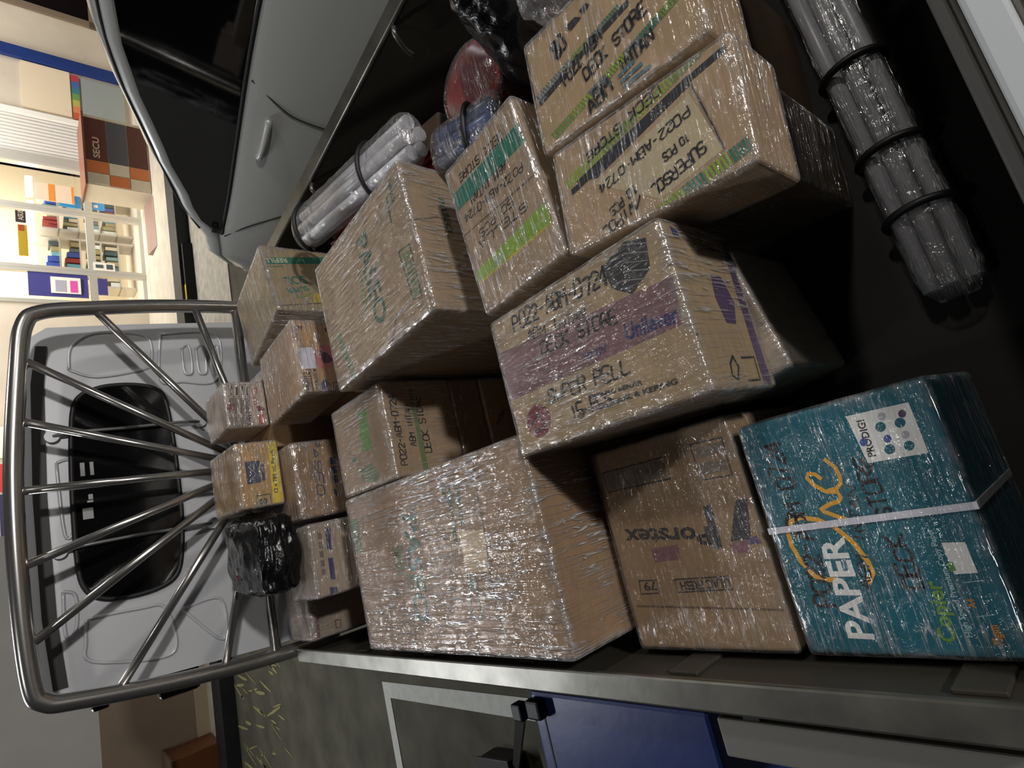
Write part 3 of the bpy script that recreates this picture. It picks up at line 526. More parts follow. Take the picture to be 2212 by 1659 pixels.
  ('q','t',[(0.065,0.0023),(0.0659,-0.0011),(0.0515,-0.0088),(0.0506,-0.0054)],'leaf'),
  ('q','t',[(0.0666,-0.004),(0.0674,-0.0074),(0.0531,-0.015),(0.0522,-0.0116)],'lime'),
  ('q','t',[(0.0681,-0.0102),(0.0689,-0.0136),(0.0547,-0.0211),(0.0538,-0.0178)],'lime'),
  ('q','t',[(0.0696,-0.0164),(0.0704,-0.0198),(0.0562,-0.0272),(0.0554,-0.0239)],'lime'),
  ('q','t',[(0.0711,-0.0225),(0.0719,-0.0259),(0.0577,-0.0332),(0.0569,-0.0299)],'lime'),
  ('q','t',[(0.0725,-0.0286),(0.0733,-0.0319),(0.0593,-0.0391),(0.0584,-0.0358)],'lime'),
  ('q','t',[(0.074,-0.0345),(0.0748,-0.0378),(0.0608,-0.0449),(0.0599,-0.0417)],'lime'),
  ('q','t',[(0.0754,-0.0405),(0.0762,-0.0437),(0.0622,-0.0507),(0.0614,-0.0475)],'lime'),
  ('q','t',[(0.0768,-0.0463),(0.0776,-0.0495),(0.0637,-0.0564),(0.0629,-0.0533)],'lime'),
  ('q','t',[(0.0782,-0.0521),(0.079,-0.0552),(0.0652,-0.0621),(0.0644,-0.059)],'lime'),
  ('q','t',[(0.0796,-0.0578),(0.0804,-0.0609),(0.0666,-0.0677),(0.0658,-0.0646)],'lime'),
  ('q','t',[(0.081,-0.0635),(0.0817,-0.0666),(0.068,-0.0732),(0.0672,-0.0702)],'leaf'),
  ('q','t',[(0.0823,-0.0691),(0.0831,-0.0721),(0.0694,-0.0787),(0.0687,-0.0757)],'leaf'),
  ('q','t',[(0.0837,-0.0746),(0.0844,-0.0776),(0.0708,-0.0841),(0.0701,-0.0812)],'leaf'),
  ('q','t',[(0.085,-0.0801),(0.0857,-0.0831),(0.0722,-0.0895),(0.0714,-0.0866)],'leaf'),
  ('q','t',[(0.0863,-0.0855),(0.087,-0.0885),(0.0736,-0.0948),(0.0728,-0.0919)],'leaf'),
  ('q','t',[(0.0876,-0.0909),(0.0883,-0.0938),(0.0749,-0.1001),(0.0742,-0.0972)],'leaf'),
  ('q','t',[(0.0889,-0.0962),(0.0896,-0.0991),(0.0762,-0.1053),(0.0755,-0.1024)],'leaf'),
  ('q','t',[(0.0902,-0.1015),(0.0908,-0.1043),(0.0776,-0.1104),(0.0768,-0.1076)],'leaf'),
  ('q','t',[(0.0914,-0.1067),(0.0921,-0.1095),(0.0789,-0.1155),(0.0782,-0.1127)],'leaf'),
  ('q','t',[(0.0927,-0.1118),(0.0933,-0.1146),(0.0802,-0.1206),(0.0795,-0.1178)],'leaf'),
  ('q','t',[(-0.076,-0.0097),(-0.0752,-0.0136),(-0.0955,-0.0206),(-0.0964,-0.0168)],'lime'),
  ('q','t',[(-0.0745,-0.0167),(-0.0737,-0.0206),(-0.0939,-0.0275),(-0.0948,-0.0237)],'lime'),
  ('q','t',[(-0.0731,-0.0237),(-0.0723,-0.0275),(-0.0924,-0.0342),(-0.0932,-0.0305)],'lime'),
  ('q','t',[(-0.0717,-0.0306),(-0.0709,-0.0343),(-0.0909,-0.0409),(-0.0917,-0.0373)],'lime'),
  ('q','t',[(-0.0703,-0.0373),(-0.0695,-0.041),(-0.0894,-0.0476),(-0.0902,-0.0439)],'lime'),
  ('q','t',[(-0.0689,-0.044),(-0.0682,-0.0476),(-0.0879,-0.0541),(-0.0887,-0.0505)],'lime'),
  ('q','t',[(-0.0675,-0.0506),(-0.0668,-0.0542),(-0.0864,-0.0605),(-0.0872,-0.057)],'jade'),
  ('q','t',[(-0.0662,-0.0571),(-0.0655,-0.0607),(-0.085,-0.0669),(-0.0858,-0.0634)],'jade'),
  ('q','t',[(-0.0649,-0.0636),(-0.0642,-0.0671),(-0.0836,-0.0732),(-0.0844,-0.0697)],'jade'),
  ('q','t',[(-0.0636,-0.0699),(-0.0629,-0.0734),(-0.0822,-0.0794),(-0.0829,-0.076)],'jade'),
  ('q','t',[(-0.0623,-0.0762),(-0.0616,-0.0796),(-0.0808,-0.0855),(-0.0815,-0.0822)],'jade'),
  ('q','t',[(-0.061,-0.0824),(-0.0603,-0.0858),(-0.0794,-0.0916),(-0.0802,-0.0883)],'lime'),
  ('q','t',[(-0.0597,-0.0885),(-0.0591,-0.0918),(-0.078,-0.0976),(-0.0788,-0.0943)],'lime'),
  ('q','t',[(-0.0585,-0.0946),(-0.0578,-0.0978),(-0.0767,-0.1035),(-0.0774,-0.1003)],'lime'),
  ('q','t',[(-0.0573,-0.1005),(-0.0566,-0.1038),(-0.0754,-0.1094),(-0.0761,-0.1061)],'lime'),
  ('q','t',[(-0.056,-0.1064),(-0.0554,-0.1096),(-0.0741,-0.1151),(-0.0748,-0.112)],'lime'),
  ('q','t',[(-0.0548,-0.1123),(-0.0542,-0.1154),(-0.0728,-0.1208),(-0.0735,-0.1177)],'lime'),
  ('q','t',[(-0.0537,-0.118),(-0.053,-0.1212),(-0.0715,-0.1265),(-0.0722,-0.1234)],'jade'),
  ('q','t',[(-0.0525,-0.1237),(-0.0519,-0.1268),(-0.0702,-0.132),(-0.0709,-0.129)],'jade'),
  ('q','t',[(-0.0513,-0.1293),(-0.0507,-0.1324),(-0.069,-0.1376),(-0.0697,-0.1345)],'jade'),
  ('q','t',[(-0.0502,-0.1349),(-0.0496,-0.1379),(-0.0678,-0.143),(-0.0684,-0.14)],'jade'),
  ('q','t',[(-0.0491,-0.1404),(-0.0484,-0.1434),(-0.0665,-0.1484),(-0.0672,-0.1454)],'jade'),
  ('l','t',[(0.0103,0.1238),(0.0364,-0.0021),(0.0597,-0.0856),(0.0676,-0.1393)],0.0087,'tapeblack'),
  ('q','t',[(0.0209,0.1149),(0.0658,-0.0892),(0.0523,-0.0905),(0.0084,0.0755)],'tapeblack'),
  ('l','t',[(0.0572,-0.0894),(0.0126,-0.1006),(-0.0501,-0.1148)],0.0022,'ink'),
  ('h', 't', 'PO22-ABM-0724', (0.0289, -0.0808), (-0.0057, 0.0759), 0.0127, 'black'),
  ('h', 't', 'DECK STORE', (0.0809, -0.0482), (0.0507, 0.0893), 0.013, 'black'),
  ('h', 't', '10 PCS', (-0.0044, -0.0732), (-0.0136, -0.0324), 0.0111, 'black'),
  ('h', 't', 'SUPERSOL', (-0.0243, -0.0902), (-0.0477, -0.0052), 0.0149, 'black'),
  ('h', 't', '10 PCS', (-0.0306, 0.016), (-0.046, 0.0654), 0.0123, 'black'),
  ('h', 't', '/WIPOL', (-0.0501, 0.0103), (-0.0685, 0.0835), 0.0148, 'black'),
 ],
 'b688':[
  ('p', 'f', '688012', (-0.1073, 0.1072), (-0.0509, 0.1034), 0.0183, 'ink'),
  ('l','f',[(-0.0433,0.1236),(-0.0438,0.1004),(-0.1128,0.1025)],0.0026,'ink'),
  ('p', 'f', 'LOVE BLOSSOM', (-0.1101, 0.0852), (-0.0424, 0.0832), 0.0095, 'ink'),
  ('q','f',[(-0.0046,0.0158),(-0.0195,0.0214),(-0.0319,0.0312),(-0.0398,0.0435),(-0.0421,0.0565),(-0.0385,0.068),(-0.0296,0.0763),(-0.0168,0.0803),(-0.0021,0.0792),(0.0124,0.0733),(0.0244,0.0634),(0.032,0.0509),(0.0338,0.0378),(0.0296,0.0263),(0.0199,0.0182),(0.0062,0.0149)],'pink'),
  ('q','f',[(0.0178,0.0649),(0.0067,0.0389),(-0.0157,0.0255),(-0.0266,0.0455),(-0.0228,0.0587)],'maroon'),
  ('q','f',[(-0.0937,0.0554),(-0.1007,0.0577),(-0.1066,0.0613),(-0.1103,0.0657),(-0.1113,0.0701),(-0.1095,0.0739),(-0.1051,0.0766),(-0.0989,0.0776),(-0.0917,0.0768),(-0.0848,0.0743),(-0.0791,0.0706),(-0.0757,0.0662),(-0.075,0.0617),(-0.0772,0.058),(-0.082,0.0555),(-0.0885,0.0548)],'navy'),
  ('p', 'f', 'B', (-0.1079, 0.0193), (-0.0933, 0.0192), 0.0171, 'ink'),
  ('l','f',[(-0.0853,0.0396),(-0.0856,0.0111),(-0.1137,0.0115),(-0.114,0.0419),(-0.0853,0.0396)],0.0028,'ink'),
  ('q','f',[(0.023,0.1217),(0.0251,0.0773),(-0.0406,0.0812),(-0.0415,0.1282)],'paper2'),
  ('q','f',[(0.0948,0.1123),(0.0916,0.0976),(0.0765,0.1021),(0.0836,0.1126)],'maroon'),
  ('q','f',[(0.0882,0.0336),(0.0885,0.0227),(0.075,0.0254),(0.0767,0.0323)],'seal'),
 ],
 'table':[
  ('q','f',[(0.0251,0.1121),(0.0244,0.1001),(-0.0297,0.106),(-0.0288,0.1179)],'dim'),
  ('q','f',[(-0.0364,0.1195),(-0.0373,0.1076),(-0.0791,0.112),(-0.078,0.1238)],'dim'),
  ('q','f',[(0.064,0.104),(0.0637,0.097),(0.0323,0.1002),(0.0326,0.1071)],'ink'),
  ('q','f',[(0.0242,0.0966),(0.0235,0.0844),(-0.0309,0.0905),(-0.03,0.1026)],'dim'),
  ('q','f',[(-0.0376,0.1042),(-0.0385,0.0922),(-0.0806,0.0967),(-0.0794,0.1086)],'dim'),
  ('q','f',[(0.0633,0.0883),(0.063,0.0813),(0.0314,0.0845),(0.0318,0.0915)],'ink'),
  ('q','f',[(0.0233,0.0809),(0.0226,0.0686),(-0.0321,0.0748),(-0.0312,0.087)],'dim'),
  ('q','f',[(-0.0388,0.0887),(-0.0398,0.0765),(-0.082,0.0812),(-0.0809,0.0933)],'dim'),
  ('q','f',[(0.0627,0.0724),(0.0624,0.0653),(0.0306,0.0686),(0.031,0.0757)],'ink'),
  ('q','f',[(0.0224,0.065),(0.0218,0.0525),(-0.0333,0.059),(-0.0324,0.0713)],'dim'),
  ('q','f',[(-0.04,0.073),(-0.041,0.0607),(-0.0835,0.0655),(-0.0823,0.0777)],'dim'),
  ('q','f',[(0.062,0.0564),(0.0617,0.0492),(0.0297,0.0526),(0.0301,0.0597)],'ink'),
  ('l','f',[(0.0682,0.1104),(0.0653,0.0378)],0.0016,'ink'),
  ('l','f',[(0.0291,0.1151),(0.0252,0.043)],0.0016,'ink'),
  ('l','f',[(-0.0323,0.1225),(-0.0378,0.0513)],0.0017,'ink'),
  ('l','f',[(-0.0814,0.1283),(-0.0881,0.0579)],0.0016,'ink'),
  ('l','f',[(0.0681,0.1087),(-0.0835,0.1259)],0.0016,'ink'),
  ('l','f',[(0.0675,0.0931),(-0.085,0.1107)],0.0017,'ink'),
  ('l','f',[(0.0669,0.0772),(-0.0864,0.0954)],0.0016,'ink'),
  ('l','f',[(0.0662,0.0612),(-0.0879,0.0798)],0.0017,'ink'),
  ('l','f',[(0.0656,0.045),(-0.0894,0.0641)],0.0017,'ink'),
  ('q','f',[(0.0023,0.1217),(0.0048,0.099),(-0.0165,0.1016),(-0.0169,0.1233)],'seal'),
  ('p', 'f', '12 Pouch', (-0.0036, 0.0304), (0.0566, 0.0242), 0.0115, 'red'),
  ('p', 'f', '61941', (-0.0803, 0.0587), (-0.0376, 0.0538), 0.0111, 'ink'),
  ('q','f',[(-0.0073,0.0346),(-0.0082,0.02),(-0.0212,0.007),(-0.0273,0.0336)],'seal'),
  ('q','f',[(-0.0357,0.0274),(-0.0367,0.0147),(-0.0917,0.0204),(-0.0905,0.033)],'red'),
 ],
 'pouch':[
  ('q','f',[(0.1019,0.0283),(0.1081,0.0013),(-0.1027,0.0043),(-0.0995,0.0362)],'yel'),
  ('p', 'f', '12 x 780 mL Pouch', (-0.0641, 0.0181), (0.0687, 0.0141), 0.0111, 'ink'),
  ('l','f',[(-0.0648,0.0824),(-0.0652,0.0415),(-0.0969,0.0422),(-0.0979,0.0831),(-0.0648,0.0824)],0.0033,'ink'),
  ('p', 'f', '8', (-0.0933, 0.0534), (-0.0748, 0.0534), 0.0226, 'ink'),
  ('q','f',[(0.0411,0.1026),(0.0416,0.0596),(-0.0254,0.0622),(-0.0266,0.1022)],'navyd'),
  ('q','f',[(0.0302,0.0586),(0.0304,0.0488),(-0.0221,0.0506),(-0.0222,0.0598)],'navyd'),
  ('l','f',[(0.0246,0.0928),(0.0018,0.0742),(-0.0156,0.0929)],0.004,'greyl'),
 ],
 'paseo3':[
  ('h', 'f', 'PASEO', (0.1299, 0.3552), (-0.0572, 0.3625), 0.0223, 'navyd'),
  ('q','f',[(0.0572,0.3057),(0.0574,0.2864),(0.0333,0.2874),(0.0332,0.3061)],'navy'),
  ('q','f',[(0.0279,0.3065),(0.0281,0.2883),(0.0041,0.2893),(0.0041,0.3068)],'navy'),
  ('q','f',[(-0.0012,0.3072),(-0.0011,0.2902),(-0.0248,0.2912),(-0.0248,0.3076)],'navy'),
  ('q','f',[(-0.0429,0.3097),(-0.0499,0.2989),(-0.0704,0.301),(-0.0585,0.3097)],'navyd'),
  ('l','f',[(0.0618,0.4023),(0.0617,0.3896),(-0.0509,0.3989),(-0.0537,0.4119),(0.0618,0.4023)],0.0021,'dim'),
  ('l','f',[(0.0553,0.3726),(-0.0061,0.3774)],0.0015,'dim'),
  ('l','f',[(0.0548,0.369),(-0.0067,0.3739)],0.0014,'dim'),
  ('l','f',[(0.0543,0.3654),(-0.0072,0.3703)],0.0014,'dim'),
  ('l','f',[(0.0539,0.3619),(-0.0078,0.3668)],0.0015,'dim'),
 ],
 'pozz':[
  ('h', 'f', 'PO22-ABM-0724', (-0.0899, 0.1651), (0.0838, 0.1647), 0.0161, 'black'),
  ('h', 'f', 'ABM INTAN', (-0.0476, 0.131), (0.0557, 0.1301), 0.0142, 'black'),
  ('h', 'f', 'DECK STORE', (-0.0687, 0.0918), (0.0782, 0.0931), 0.0187, 'black'),
  ('q','f',[(0.1007,0.122),(0.1002,0.1115),(-0.119,0.1105),(-0.1204,0.1254)],'greent'),
  ('q','t',[(0.0761,-0.0075),(0.0768,-0.0581),(-0.0255,-0.0489),(-0.0211,0.0024)],'leaf'),
  ('q','t',[(-0.0587,0.0391),(-0.0593,-0.0353),(-0.0936,-0.0606),(-0.1076,-0.0394),(-0.0914,0.0269)],'greent'),
  ('q','t',[(-0.0226,0.0637),(-0.0271,0.0435),(-0.0369,0.0518),(-0.031,0.0698)],'jade'),
 ],
 'under2':[
  ('h', 'f', 'INTAN', (-0.0232, 0.0645), (0.02, 0.0205), 0.0126, 'black'),
 ],
 'flex':[
  ('q','f',[(0.0884,0.1254),(0.085,0.1092),(0.0206,0.1144),(0.0237,0.128)],'navy'),
  ('q','f',[(0.0005,0.1305),(-0.0034,0.1145),(-0.0641,0.1182),(-0.0603,0.1325)],'navy'),
  ('q','f',[(-0.0816,0.1397),(-0.0852,0.1179),(-0.1066,0.1167),(-0.1023,0.1399)],'navy'),
  ('l','f',[(0.0819,0.0828),(0.0824,0.0659),(-0.0775,0.0676),(-0.0752,0.0854)],0.0028,'dim'),
  ('q','f',[(0.0766,0.1499),(0.075,0.1378),(0.0573,0.1383),(0.0585,0.1505)],'dim'),
  ('q','f',[(0.0506,0.1513),(0.0488,0.1392),(0.0313,0.1397),(0.0326,0.1519)],'dim'),
  ('q','f',[(0.0248,0.1527),(0.0229,0.1406),(0.0054,0.1411),(0.007,0.1532)],'dim'),
  ('q','f',[(-0.0009,0.154),(-0.0028,0.142),(-0.0202,0.1425),(-0.0185,0.1546)],'dim'),
  ('q','f',[(-0.0263,0.1554),(-0.0284,0.1434),(-0.0456,0.1439),(-0.0438,0.1559)],'dim'),
 ],
 'grey':[
  ('l','f',[(-0.0474,0.3589),(-0.101,0.3626)],0.0105,'mauve'),
  ('l','f',[(-0.0698,0.3029),(-0.0722,0.2865),(-0.0949,0.2878),(-0.0937,0.3043),(-0.0698,0.3029)],0.0031,'ink'),
 ],
 'refill':[
  ('q','f',[(0.0766,0.4548),(0.1112,0.2305),(0.0803,0.2389),(0.0495,0.4545)],'jade'),
  ('p', 'f', 'REFILL', (0.0836, 0.3773), (0.0727, 0.4485), 0.0177, 'cream'),
  ('p', 'f', 'SUPER', (-0.0264, 0.3373), (-0.0467, 0.4092), 0.0195, 'jade'),
  ('p', 'f', 'SOL', (0.0155, 0.3352), (-0.0003, 0.4057), 0.0314, 'jade'),
  ('q','f',[(-0.0591,0.3255),(-0.0546,0.3032),(-0.0959,0.3084),(-0.1001,0.3323)],'gold'),
  ('l','f',[(-0.0782,0.3806),(-0.0739,0.3574),(-0.0572,0.3307),(-0.053,0.3372)],0.0045,'leaf'),
  ('l','f',[(0.039,0.4539),(0.0472,0.3949)],0.0029,'jade'),
  ('l','f',[(-0.1154,0.4442),(-0.0918,0.2859)],0.0042,'fold'),
 ],
}

# ---------------------------------------------------------------- setting: ground, kerb, buildings
th = math.atan(-.1)
SH_X = Vector((math.cos(th), math.sin(th), 0)); SH_N = Vector((-math.sin(th), math.cos(th), 0))
def sh(s, dep, z, y0=10.1): return Vector((0, y0, 0))+SH_X*s+SH_N*dep+Vector((0, 0, z))
def shbox(bm, s0, s1, d0, d1, z0, z1, y0=10.1, mi=0):
    v = [bm.verts.new(sh(s, d, z, y0)) for s in (s0, s1) for d in (d0, d1) for z in (z0, z1)]
    for q in ((0, 1, 3, 2), (4, 6, 7, 5), (0, 4, 5, 1), (2, 3, 7, 6), (0, 2, 6, 4), (1, 5, 7, 3)): bm.faces.new([v[k] for k in q]).material_index = mi
    bmesh.ops.recalc_face_normals(bm, faces=bm.faces[:]); return bm
def SB(*a, **k): return shbox(bmesh.new(), *a, **k)

asphalt = mat('asphalt', rgb(92, 90, 78), rough=.85, spec=.3, bump=.5, var=.28, vscale=3.2)
g = bmesh.new(); box(g, -12, 16, -6, 14, -.3, 0)
struct('floor', g, asphalt)
# worn yellow scuffs near the kerb and a white bay outline, flat paint on the ground
pm = mat('bay_paint', rgb(206, 208, 200), rough=.7, var=.08, vscale=20)
bm = bmesh.new()
for q in ([(-.95, 3.967), (-.925, 2.40), (-1.03, 2.38), (-1.049, 3.88)], [(-.95, 3.967), (-1.049, 3.88), (-1.49, 3.88), (-1.50, 3.966)], [(-1.49, 3.88), (-3.2, 3.88), (-3.2, 3.966), (-1.50, 3.966)]):
    bm.faces.new([bm.verts.new((x, y, .004)) for x, y in q])
struct('trim_1', bm, pm)
bm = bmesh.new()
for k in range(110):
    x = random.uniform(-3.4, -.9); y = random.uniform(6.0, 7.5); a = random.uniform(-.3, .5); l = random.uniform(.08, .5); ww = random.uniform(.006, .018)
    d = Vector((math.sin(a), math.cos(a), 0)); n_ = Vector((d.y, -d.x, 0))
    bm.faces.new([bm.verts.new(Vector((x, y, .004))+d*p*l+n_*q*ww*(1 if p else .6)) for p, q in ((0, -1), (.5, -1.4), (1, -.5), (1, .5), (.5, 1), (0, 1))])
struct('trim_2', bm, mat('yellow_scuff', rgb(158, 152, 104), rough=.8))
# porch slab and dark kerb
struct('trim_3', SB(-9, 12, -.45, -.05, 0, .155, 8.15), mat('kerb_black', rgb(38, 40, 42), rough=.6, var=.2))
tile = mat('porch_tile', rgb(206, 198, 182), rough=.35, spec=.5, var=.12, vscale=5)
struct('floor_porch', SB(-9, 12, -.04, 4.5, 0, .12, 8.15), tile)
# bright strip of worn concrete between the kerb and the parking bays on the right
bm = bmesh.new(); shbox(bm, 2.6, 9, -1.9, -.46, 0, .012, 8.15)
struct('trim_4', bm, mat('worn_apron', rgb(176, 172, 160), rough=.55, var=.25, vscale=9))

cream = mat('cream_wall', rgb(206, 194, 176), rough=.8, var=.10, vscale=1.6)
wl = mat('white_wall', rgb(206, 204, 200), rough=.8, var=.05, vscale=2)
tan = mat('tan_wall', rgb(150, 132, 112), rough=.8, var=.12, vscale=1.5)
# left building front (behind the truck's nose)
struct('wall_left', SB(-9, 1.0, .05, .25, 1.21, 3.4, 8.55), wl)
bm = SB(-9, 1.0, 0, .25, .26, 1.21, 8.55); struct('wall_left_lower', bm, tan)
struct('baseboard_left', SB(-9, 1.0, -.03, .22, .10, .26, 8.55), mat('beige_base', rgb(196, 178, 150), rough=.7))
# shop front wall pieces round the glazed opening  (s 4.5 .. 6.65)
bm = bmesh.new(); shbox(bm, 1.0, 4.42, 0, .18, .1, 3.4); shbox(bm, 4.42, 6.70, 0, .18, 1.98, 3.4)
struct('wall_front', bm, cream)
bm = SB(7.40, 12.0, 0, .18, .1, 3.4); struct('wall_right', bm, cream)
struct('ceiling', SB(1.0, 12, -1.9, 1.9, 3.4, 3.5), wl)
struct('wall_shop_back', SB(1.0, 7.4, 1.7, 1.8, .1, 3.4), mat('shop_cream', rgb(226, 214, 186), rough=.7))
struct('wall_shop_side', SB(3.7, 3.8, .18, 1.7, .1, 3.4), MATS['shop_cream'])
# ribbed white panels right of the glass
def ribbed(name, s0, s1, z0, z1):
    bm = SB(s0, s1, .02, .10, z0, z1); n = int((s1-s0)/.055)
    for k in range(n): a = s0+(s1-s0)*(k+.2)/n; shbox(bm, a, a+.026, -.015, .02, z0, z1)
    struct(name, bm, mat('ribbed_white', rgb(224, 220, 214), rough=.5))
ribbed('wall_ribbed', 6.72, 7.34, .12, 3.3)
aluminium = mat('aluminium', rgb(196, 192, 182), rough=.35, metal=.3)
wh = mat('white_trim', rgb(236, 232, 222), rough=.5)
struct('trim_5', SB(7.34, 7.42, -.06, .1, .1, 3.2), wh)
struct('trim_6', SB(6.58, 6.72, -.05, .12, .1, 3.2), aluminium)
# three glazed bays, each pane a window with frame
glassm = bpy.data.materials.new('clear_glass'); glassm.use_nodes = True
nt = glassm.node_tree; nt.nodes.clear(); o_ = nt.nodes.new('ShaderNodeOutputMaterial'); mxs = nt.nodes.new('ShaderNodeMixShader'); t_ = nt.nodes.new('ShaderNodeBsdfTransparent'); g_ = nt.nodes.new('ShaderNodeBsdfGlossy'); g_.inputs['Roughness'].default_value = .04
mxs.inputs[0].default_value = .07; nt.links.new(t_.outputs[0], mxs.inputs[1]); nt.links.new(g_.outputs[0], mxs.inputs[2]); nt.links.new(mxs.outputs[0], o_.inputs[0])
for i, (s0, s1) in enumerate(((4.42, 4.88), (4.94, 5.83), (5.89, 6.58))):
    r = bpy.data.objects.new('window_%d' % (i+1), None); COL.objects.link(r); r['kind'] = 'structure'
    bm = bmesh.new()
    for a in (s0-.03, s1-.02): shbox(bm, a, a+.055, -.03, .04, .12, 1.98)
    for z in (.12, .76, 1.93): shbox(bm, s0, s1, -.025, .035, z, z+(.10 if z == .76 else .05))
    obj('window_frame', bm, aluminium, r)
    obj('pane', SB(s0+.02, s1-.02, 0, .008, .16, 1.94), glassm, r)
# far right: panels in the cream wall
bm = SB(7.46, 8.22, -.03, -.003, .22, .79); tag(obj('notice_board', bm, mat('grey_panel', rgb(150, 156, 154), rough=.3, coat=.4)), 'shiny grey panel low on the cream wall behind the car roof', 'panel')
cols = [(178, 60, 66), (70, 100, 160), (60, 120, 130), (108, 150, 76), (176, 172, 84), (208, 130, 84), (190, 92, 62)]
bm = bmesh.new(); rm = []
for k, c in enumerate(cols):
    shbox(bm, 8.23-.11*(k+1), 8.23-.11*k, -.035, -.003, .82, .91, mi=k); rm.append(mat('stripe_%d' % k, rgb(*c), rough=.5))
tag(obj('colour_chart', bm, rm), 'narrow rainbow coloured strip above the shiny grey panel', 'chart')
bm = SB(7.48, 8.26, -.03, -.003, .93, 1.52); tag(obj('wall_board', bm, mat('cream_board', rgb(226, 208, 180), rough=.6)), 'pale cream square board above the rainbow strip', 'board')
struct('trim_7', SB(8.28, 8.46, -.07, .05, .1, 3.2), mat('blue_band', rgb(26, 52, 116), rough=.5, var=.1))
r = bpy.data.objects.new('window_4', None); COL.objects.link(r); r['kind'] = 'structure'
bm = bmesh.new(); shbox(bm, 9.2, 9.3, -.05, .03, .52, 2.4); shbox(bm, 9.2, 11, -.05, .03, .52, .62)
obj('window_frame', bm, mat('taupe_frame', rgb(128, 112, 94), rough=.6), r); obj('pane', SB(9.3, 11, -.02, 0, .62, 2.4), mat('dark_pane', rgb(26, 20, 22), rough=.08, coat=.5), r)

# ---- things of the shop
def sthing(name, label, cat, s, z, dep=0, y0=10.1, group=None):
    t = thing(name, label, cat, sh(s, dep, z, y0), th, group); return t
def rel(t): return Matrix.Translation(t.location)@Matrix.Rotation(t.rotation_euler.z, 4, 'Z')
def child(name, bm, m, t, smooth=False):
    """world-space mesh parented under t without moving"""
    bm.transform(rel(t).inverted()); return obj(name, bm, m, t, smooth)
d = sthing('security_desk', 'checkered orange and cream security counter outside the shop', 'counter', 6.3, .12, -1.0)
bm = SB(5.86, 6.95, -1.0, -.45, .125, .90); child('counter_body', bm, mat('counter_cream', rgb(206, 194, 172), rough=.5), d)
brown, orange, dark, creamt = mat('tile_brown', rgb(86, 48, 38), rough=.5), mat('tile_orange', rgb(196, 112, 62), rough=.5), mat('panel_charcoal', rgb(84, 84, 88), rough=.3, coat=.5), mat('tile_cream', rgb(200, 190, 168), rough=.5)
for (s0, s1, z0, z1, m_) in ((6.24, 6.9, .64, .90, brown), (6.24, 6.9, .39, .63, dark), (6.24, 6.9, .14, .38, brown), (6.05, 6.23, .64, .89, orange), (6.05, 6.23, .39, .63, creamt), (6.05, 6.23, .14, .38, orange), (5.88, 6.04, .64, .89, creamt), (5.88, 6.04, .39, .63, orange), (5.88, 6.04, .14, .38, creamt)):
    child('counter_tile', SB(s0, s1, -1.012, -1.0, z0, z1), m_, d)
bm = bmesh.new(); printed(bm, 'SECU', (6.28, .735), (6.60, .735), .075, lambda x, y: sh(x, -1.016, y), 0)
child('counter_lettering', bm, mat('letter_cream', rgb(200, 170, 150), rough=.5), d)
child('counter_top', SB(5.84, 6.97, -1.03, -.43, .90, .925), mat('counter_top', rgb(120, 70, 48), rough=.4), d)
def poster(name, label, s0, s1, z0, z1, dep, base, blocks, cat='poster', group=None, thick=.012):
    t = sthing(name, label, cat, (s0+s1)/2, z0, dep, group=group)
    child('board', SB(s0, s1, dep, dep+thick, z0, z1), base, t)
    for (nm, a0, a1, b0, b1, m_) in blocks: child(nm, SB(s0+(s1-s0)*a0, s0+(s1-s0)*a1, dep-.004, dep, z0+(z1-z0)*b0, z0+(z1-z0)*b1), m_, t)
    return t
M = lambda n, *c, r=.5: mat(n, rgb(*c), rough=r)
po, pw, ppk, pnav, pbl, pyel = M('poster_orange', 230, 146, 66), M('poster_peach', 240, 214, 190), M('poster_pink', 222, 84, 168), M('poster_navy', 64, 62, 128), M('poster_blue', 36, 150, 226), M('poster_yellow', 226, 200, 66)
poster('poster', 'peach and orange poster standing inside the glass next to the ribbed panel', 6.08, 6.36, .96, 1.43, .14, pw, [('orange_band', 0, 1, .5, .66, po), ('orange_edge', 0, 1, 0, .07, po)])
poster('wall_sign', 'white sign with pink square on the navy shape left of the glass', 4.55, 4.80, .97, 1.32, -.03, wh, [('pink_square', .08, .8, .12, .36, ppk), ('print_block', .1, .8, .5, .85, M('print_grey', 170, 170, 182))])
poster('wall_sign', 'navy board behind the white and pink sign', 4.50, 4.86, .88, 1.57, -.012, pnav, [], 'sign')
poster('wall_sign', 'small navy sticker below the crossbar on the left pane', 4.56, 4.82, .64, .76, -.03, pnav, [], 'sign')
poster('door_sign', 'white door sign with a dark arrow on the middle pane', 4.95, 5.08, .53, .80, -.04, wh, [('arrow', .3, .7, .55, .9, M('sign_dark', 70, 84, 86)), ('print_block', .2, .8, .1, .4, M('sign_dark', 70, 84, 86))], 'sign')
poster('poster', 'bright blue poster above the crossbar behind the right pane', 6.10, 6.30, .87, 1.14, .3, pbl, [])
poster('poster', 'small blue poster with white circle below the crossbar', 6.12, 6.28, .56, .74, .3, pbl, [('white_spot', .2, .5, .5, .8, wh)])
poster('shelf_sign', 'yellow sign board hanging high in the shop', 5.30, 5.80, 1.53, 1.64, .5, pyel, [('red_corner', .8, 1, .3, .9, M('sign_red', 200, 96, 60))], 'sign')
t = poster('shelf_sign', 'dark brand board with white letters beside the yellow sign', 5.84, 6.08, 1.54, 1.66, .5, M('sign_dark2', 74, 66, 84), [], 'sign')
bm = bmesh.new(); printed(bm, 'ASUS', (5.87, 1.57), (6.04, 1.57), .06, lambda x, y: sh(x, .494, y), 0); child('lettering', bm, wh, t)
